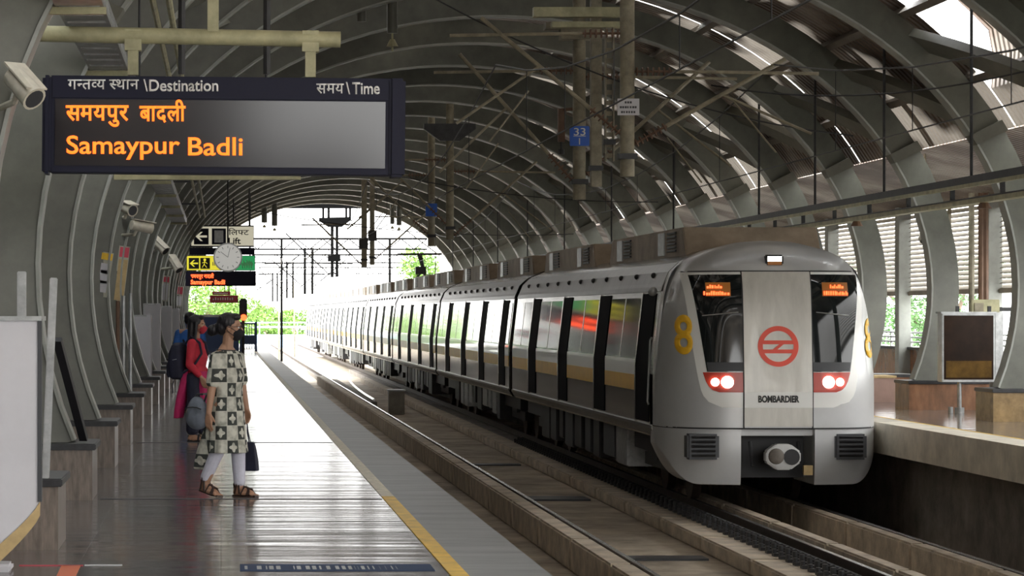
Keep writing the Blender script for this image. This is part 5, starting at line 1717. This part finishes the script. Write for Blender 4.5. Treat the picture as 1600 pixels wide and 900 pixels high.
# grey bag hanging at her near forearm
bag = empty('handbag', (fr(-.16, -.20, .60)), 'soft grey fabric bag hanging behind the walking woman\'s hand', 'bag')
bb = MB()
cb_ = fr(-.17, -.20, .735)
rr = fr.rot()
bb.ell(cb_, (.115, .055, .145), rr)
bb.ell(cb_+Vector((0, 0, -.05)), (.125, .065, .10), rr)
remesh(bb, 'pouch', M['greybag'], bag, .008, 3)
MB().path([cb_+fr.f*.08+Vector((0, 0, .10)), cb_+fr.f*.10+Vector((0, 0, .15)), fr(-.03, -.20, .905), fr(-.06, -.245, .90), cb_+fr.f*.0+Vector((0, 0, .16)), cb_-fr.f*.05+Vector((0, 0, .11))], .009, 8).build('strap', M['greyplastic'], bag, smooth=True)
MB().path([cb_+fr.f*x-fr.l*(.064-.5*x*x)+Vector((0, 0, .05-2*x*x)) for x in (-.09, -.05, 0, .05, .09)], .005, 6).build('zip', M['dark'], bag)
# dark carrier bag in the other hand
hx = wL+Vector((.0, .02, -.10))
cbag = empty('carrier_bag', (hx.x, hx.y, .22), 'flat dark navy carrier bag held low at the walking woman\'s far side', 'bag')
q0 = Frame((hx.x-.02, hx.y+.03, 0), -22)
vs = []
for z, ww, dd, sh_ in ((.215, .105, .045, .02), (.30, .108, .045, .01), (.40, .104, .035, 0), (.47, .10, .02, -.01)):
    vs.append([q0(ww+sh_, dd, z), q0(ww+sh_, -dd, z), q0(-ww+sh_, -dd, z), q0(-ww+sh_, dd, z)])
MB().loft(vs).build('bag_body', M['navycloth'], cbag, bevel=.006)
for d_ in (-.018, .018):
    MB().path([q0(-.05, d_, .465), q0(-.03, d_*.6, .56), hx+Vector((0, 0, .02)), q0(.03, d_*.6, .56), q0(.05, d_, .465)], .005, 6).build('handle', M['navycloth'], cbag)

# --- standing woman in red with the backpack
fr = Frame((-.31, 34.7, 0), -18)
hf = Frame((0, 0, 0), -12)
w2 = empty('person', (-.31, 34.7, 0), 'woman in red top, red mask and dark trousers standing side-on, backpack on her back', 'person')
mb = MB()
hc = fr(.025, 0, 1.455)
P = head(mb, hf, hc, .98)
mb.cone(fr(.0, 0, 1.25), hc+Vector((-.02, 0, -.05)), .050, .046)
mb.cone(fr(0, -.12, 1.215), fr(0, .12, 1.215), .045, .045)
mb.cone(fr(.0, 0, 1.15), fr(0, 0, .95), .086, .09)
mb.cone(fr(.0, 0, .95), fr(0, 0, .80), .11, .12)
sR, eR, wR = fr(0, -.16, 1.225), fr(-.02, -.20, .96), fr(.13, -.17, .80)
sL, eL, wL = fr(0, .16, 1.225), fr(-.02, .20, .96), fr(.13, .12, .82)
for a, b, c in ((sR, eR, wR), (sL, eL, wL)):
    mb.cone(a, b, .046, .036); mb.cone(b, c, .036, .023)
hand(mb, wR, (wR-eR).normalized()+Vector((0, 0, -.8)), fr.f+Vector((0, 0, .5)), fr.l, 1.0, .45)
hand(mb, wL, (wL-eL).normalized()+Vector((0, 0, -.6)), fr.f+Vector((0, 0, .5)), -fr.l, 1.0, .45)
tr = MB()
for s, F2 in ((1, .04), (-1, -.05)):
    hip, kn_, an = fr(0, s*.085, .80), fr(.01, s*.085, .45), fr(F2+.03, s*.08, .085)
    mb.cone(hip, kn_, .075, .05); mb.cone(kn_, an, .05, .032)
    q = foot(mb, fr, F2, s*.08, 0, s*6)
    so = [q(x, y, 0) for x, y in ((-.035, -.02), (-.04, .02), (.05, .036), (.15, .045), (.21, .03), (.205, -.03), (.14, -.042), (.05, -.032))]
    sd = MB().loft([[Vector((p.x, p.y, p.z+.001)) for p in so], [Vector((p.x, p.y, p.z+.018)) for p in so]])
    sd.path([q(.15, .048, .01), q(.12, .02, .066), q(.12, -.012, .066), q(.13, -.046, .01)], .014, 6).path([q(0, .036, .02), q(-.03, .0, .075), q(0, -.034, .02)], .008, 6)
    sd.build('shoe', M['black'], w2, smooth=True)
    tr.cone(hip, kn_, .10, .095); tr.cone(kn_, an+Vector((0, 0, .07)), .095, .085)
remesh(mb, 'body', M['skin'], w2, .0055, 3)
remesh(tr, 'trousers', M['navycloth'], w2, .009, 4)
eyes(w2, P, hf, .98)
mask_part(w2, P, hf, M['maskred'], .98)
kb = MB()
R_ = [(1.29, -.005, 0, .058, .064, 0), (1.265, -.005, 0, .072, .120, 0), (1.225, 0, 0, .086, .168, 0), (1.13, .015, 0, .104, .158, 0), (1.05, .025, 0, .122, .155, .01), (.94, .01, 0, .108, .142, .02), (.85, .0, 0, .122, .155, .03), (.76, 0, 0, .135, .170, .04)]
kb.loft([ring(fr, z, a, b, c, d, 48, e) for z, a, b, c, d, e in R_])
kb.cone(sR, eR, .062, .052).cone(eR, eR+(wR-eR)*.75, .052, .042).cone(sL, eL, .062, .052).cone(eL, eL+(wL-eL)*.75, .052, .042)
remesh(kb, 'red_top', M['redcloth'], w2, .008, 4)
pn = MB()
pn.loft([ring(fr, z, a, b, c, d, 28, .06, 5) for z, a, b, c, d in ((.90, -.08, 0, .06, .12), (.75, -.12, -.02, .07, .14), (.55, -.17, -.04, .06, .14), (.40, -.20, -.05, .055, .13), (.29, -.215, -.05, .05, .12))])
pn.loft([ring(fr, z, a, b, c, d, 28, .06, 5) for z, a, b, c, d in ((.88, .06, 0, .07, .13), (.70, .10, 0, .06, .14), (.52, .12, 0, .05, .13), (.44, .125, 0, .045, .12))])
remesh(pn, 'long_panels', M['magenta'], w2, .009, 4)
hb = MB()
hb.ell(P(-.030, 0, .046), (.100, .090, .092), hf.rot())
hb.ell(P(-.075, 0, -.01), (.062, .086, .10), hf.rot())
hb.ell(P(.03, 0, .095), (.055, .066, .032), hf.rot())
hb.loft([ring(Frame(P(0, 0, 0), -12), z, a, 0, c, d, 24, .04, 7) for z, a, c, d in ((.03, -.065, .06, .085), (-.08, -.075, .055, .09), (-.18, -.09, .045, .085), (-.28, -.10, .04, .07), (-.34, -.10, .025, .05))])
for s in (-1, 1): hb.cone(P(-.01, s*.078, .02), P(-.02, s*.082, -.20), .028, .018)
remesh(hb, 'hair', M['hair'], w2, .006, 3)
bp_ = empty('backpack', fr(-.22, 0, .80), 'navy backpack worn by the woman in the red top', 'backpack')
bk = MB()
rings = []
for z, dp, ww in ((.775, .07, .13), (.80, .10, .16), (.95, .115, .175), (1.10, .105, .17), (1.20, .075, .14), (1.235, .04, .09)):
    rings.append([fr(-.215-.02*math.sin((z-.77)*6)+dp*math.copysign(abs(math.cos(a))**.6, math.cos(a)), ww*math.copysign(abs(math.sin(a))**.6, math.sin(a)), z) for a in [2*pi*i/28 for i in range(28)]])
bk.loft(rings)
bk = bk.build('pack', M['navycloth'], bp_, smooth=True)
MB().loft([[fr(-.33+dp*math.cos(a)*.6, ww*math.sin(a), z) for a in [2*pi*i/20 for i in range(20)]] for z, dp, ww in ((.80, .05, .11), (.84, .08, .13), (.95, .08, .13), (.99, .05, .11))]).build('front_pocket', M['navycloth'], bk, smooth=True)
MB().box(-.02, .02, -.02, .02, -.01, .01) if False else None
lg_ = MB().bar(fr(-.20, -.179, 1.03), fr(-.25, -.179, 1.02), .004, .03, fr.l)
lg_.build('badge', M['galv'], bk)
for s in (-1, 1):
    MB().path([fr(-.12, s*.10, 1.21), fr(-.03, s*.115, 1.315), fr(.085, s*.115, 1.235), fr(.115, s*.125, 1.10), fr(.05, s*.172, .98), fr(-.12, s*.14, .86)], .016, 8).build('shoulder_strap', M['navycloth'], bp_, smooth=True)
MB().path([fr(-.15, -.03, 1.215), fr(-.17, -.02, 1.27), fr(-.17, .02, 1.27), fr(-.15, .03, 1.215)], .008, 6).build('grab_loop', M['navycloth'], bp_)
MB().path([fr(-.27, -.05, .80), fr(-.29, -.06, .70), fr(-.285, -.06, .60)], .006, 6).build('loose_strap', M['navycloth'], bp_)

# --- man in the blue shirt seen from behind
fr = Frame((-.50, 45.0, 0), 78)
hf = Frame((0, 0, 0), 60)
w3 = empty('person', (-.50, 45.0, 0), 'person in blue shirt facing away, mostly hidden behind the woman in red', 'person')
mb = MB()
hc = fr(.02, 0, 1.50)
P = head(mb, hf, hc, 1.02)
mb.cone(fr(0, 0, 1.30), hc+Vector((0, 0, -.05)), .056, .052)
mb.cone(fr(0, -.15, 1.29), fr(0, .15, 1.29), .06, .06)
mb.cone(fr(0, 0, 1.18), fr(0, 0, .98), .10, .10); mb.cone(fr(0, 0, .98), fr(0, 0, .84), .115, .12)
sh_b = MB()
for s in (-1, 1):
    a, b, c = fr(0, s*.19, 1.28), fr(-.03, s*.235, 1.0), fr(.03, s*.24, .78)
    mb.cone(a, b, .05, .04); mb.cone(b, c, .04, .027)
    hand(mb, c, Vector((0, 0, -1))+fr.f*.1, fr.f, -fr.l*s, 1.05, .3)
    sh_b.cone(a, a+(b-a)*.8, .066, .062)
    hip, kn_, an = fr(0, s*.09, .84), fr(.01, s*.095, .46), fr(-.01, s*.095, .09)
    mb.cone(hip, kn_, .08, .055); mb.cone(kn_, an, .055, .036)
    q = foot(mb, fr, -.03, s*.095, 0, s*8, 1.08)
    mb2 = MB()
    mb2.cone(q(0, 0, .045), q(.16, .004, .035), .046, .04).cone(q(.1, .0, .05), q(.2, .004, .034), .042, .032)
    o = remesh(mb2, 'shoe', M['black'], w3, .008, 3)
remesh(mb, 'body', M['skin'], w3, .007, 3)
sh_b.loft([ring(fr, z, a, 0, c, d, 40, e) for z, a, c, d, e in ((1.345, 0, .062, .07, 0), (1.31, 0, .08, .15, 0), (1.26, 0, .10, .20, 0), (1.10, .01, .125, .19, .01), (.92, .0, .122, .175, .02), (.80, 0, .13, .18, .03))])
remesh(sh_b, 'shirt', M['bluecloth'], w3, .009, 4)
tr = MB()
for s in (-1, 1):
    hip, kn_, an = fr(0, s*.09, .84), fr(.01, s*.095, .46), fr(-.01, s*.095, .10)
    tr.cone(hip, kn_, .10, .08); tr.cone(kn_, an, .08, .07)
remesh(tr, 'trousers', M['navycloth'], w3, .01, 4)
hb = MB()
hb.ell(P(-.022, 0, .045), (.098, .084, .088), hf.rot()); hb.ell(P(-.06, 0, -.01), (.055, .076, .07), hf.rot()); hb.ell(P(.03, 0, .09), (.055, .062, .032), hf.rot())
remesh(hb, 'hair', M['hair'], w3, .007, 3)
eyes(w3, P, hf, 1.02)
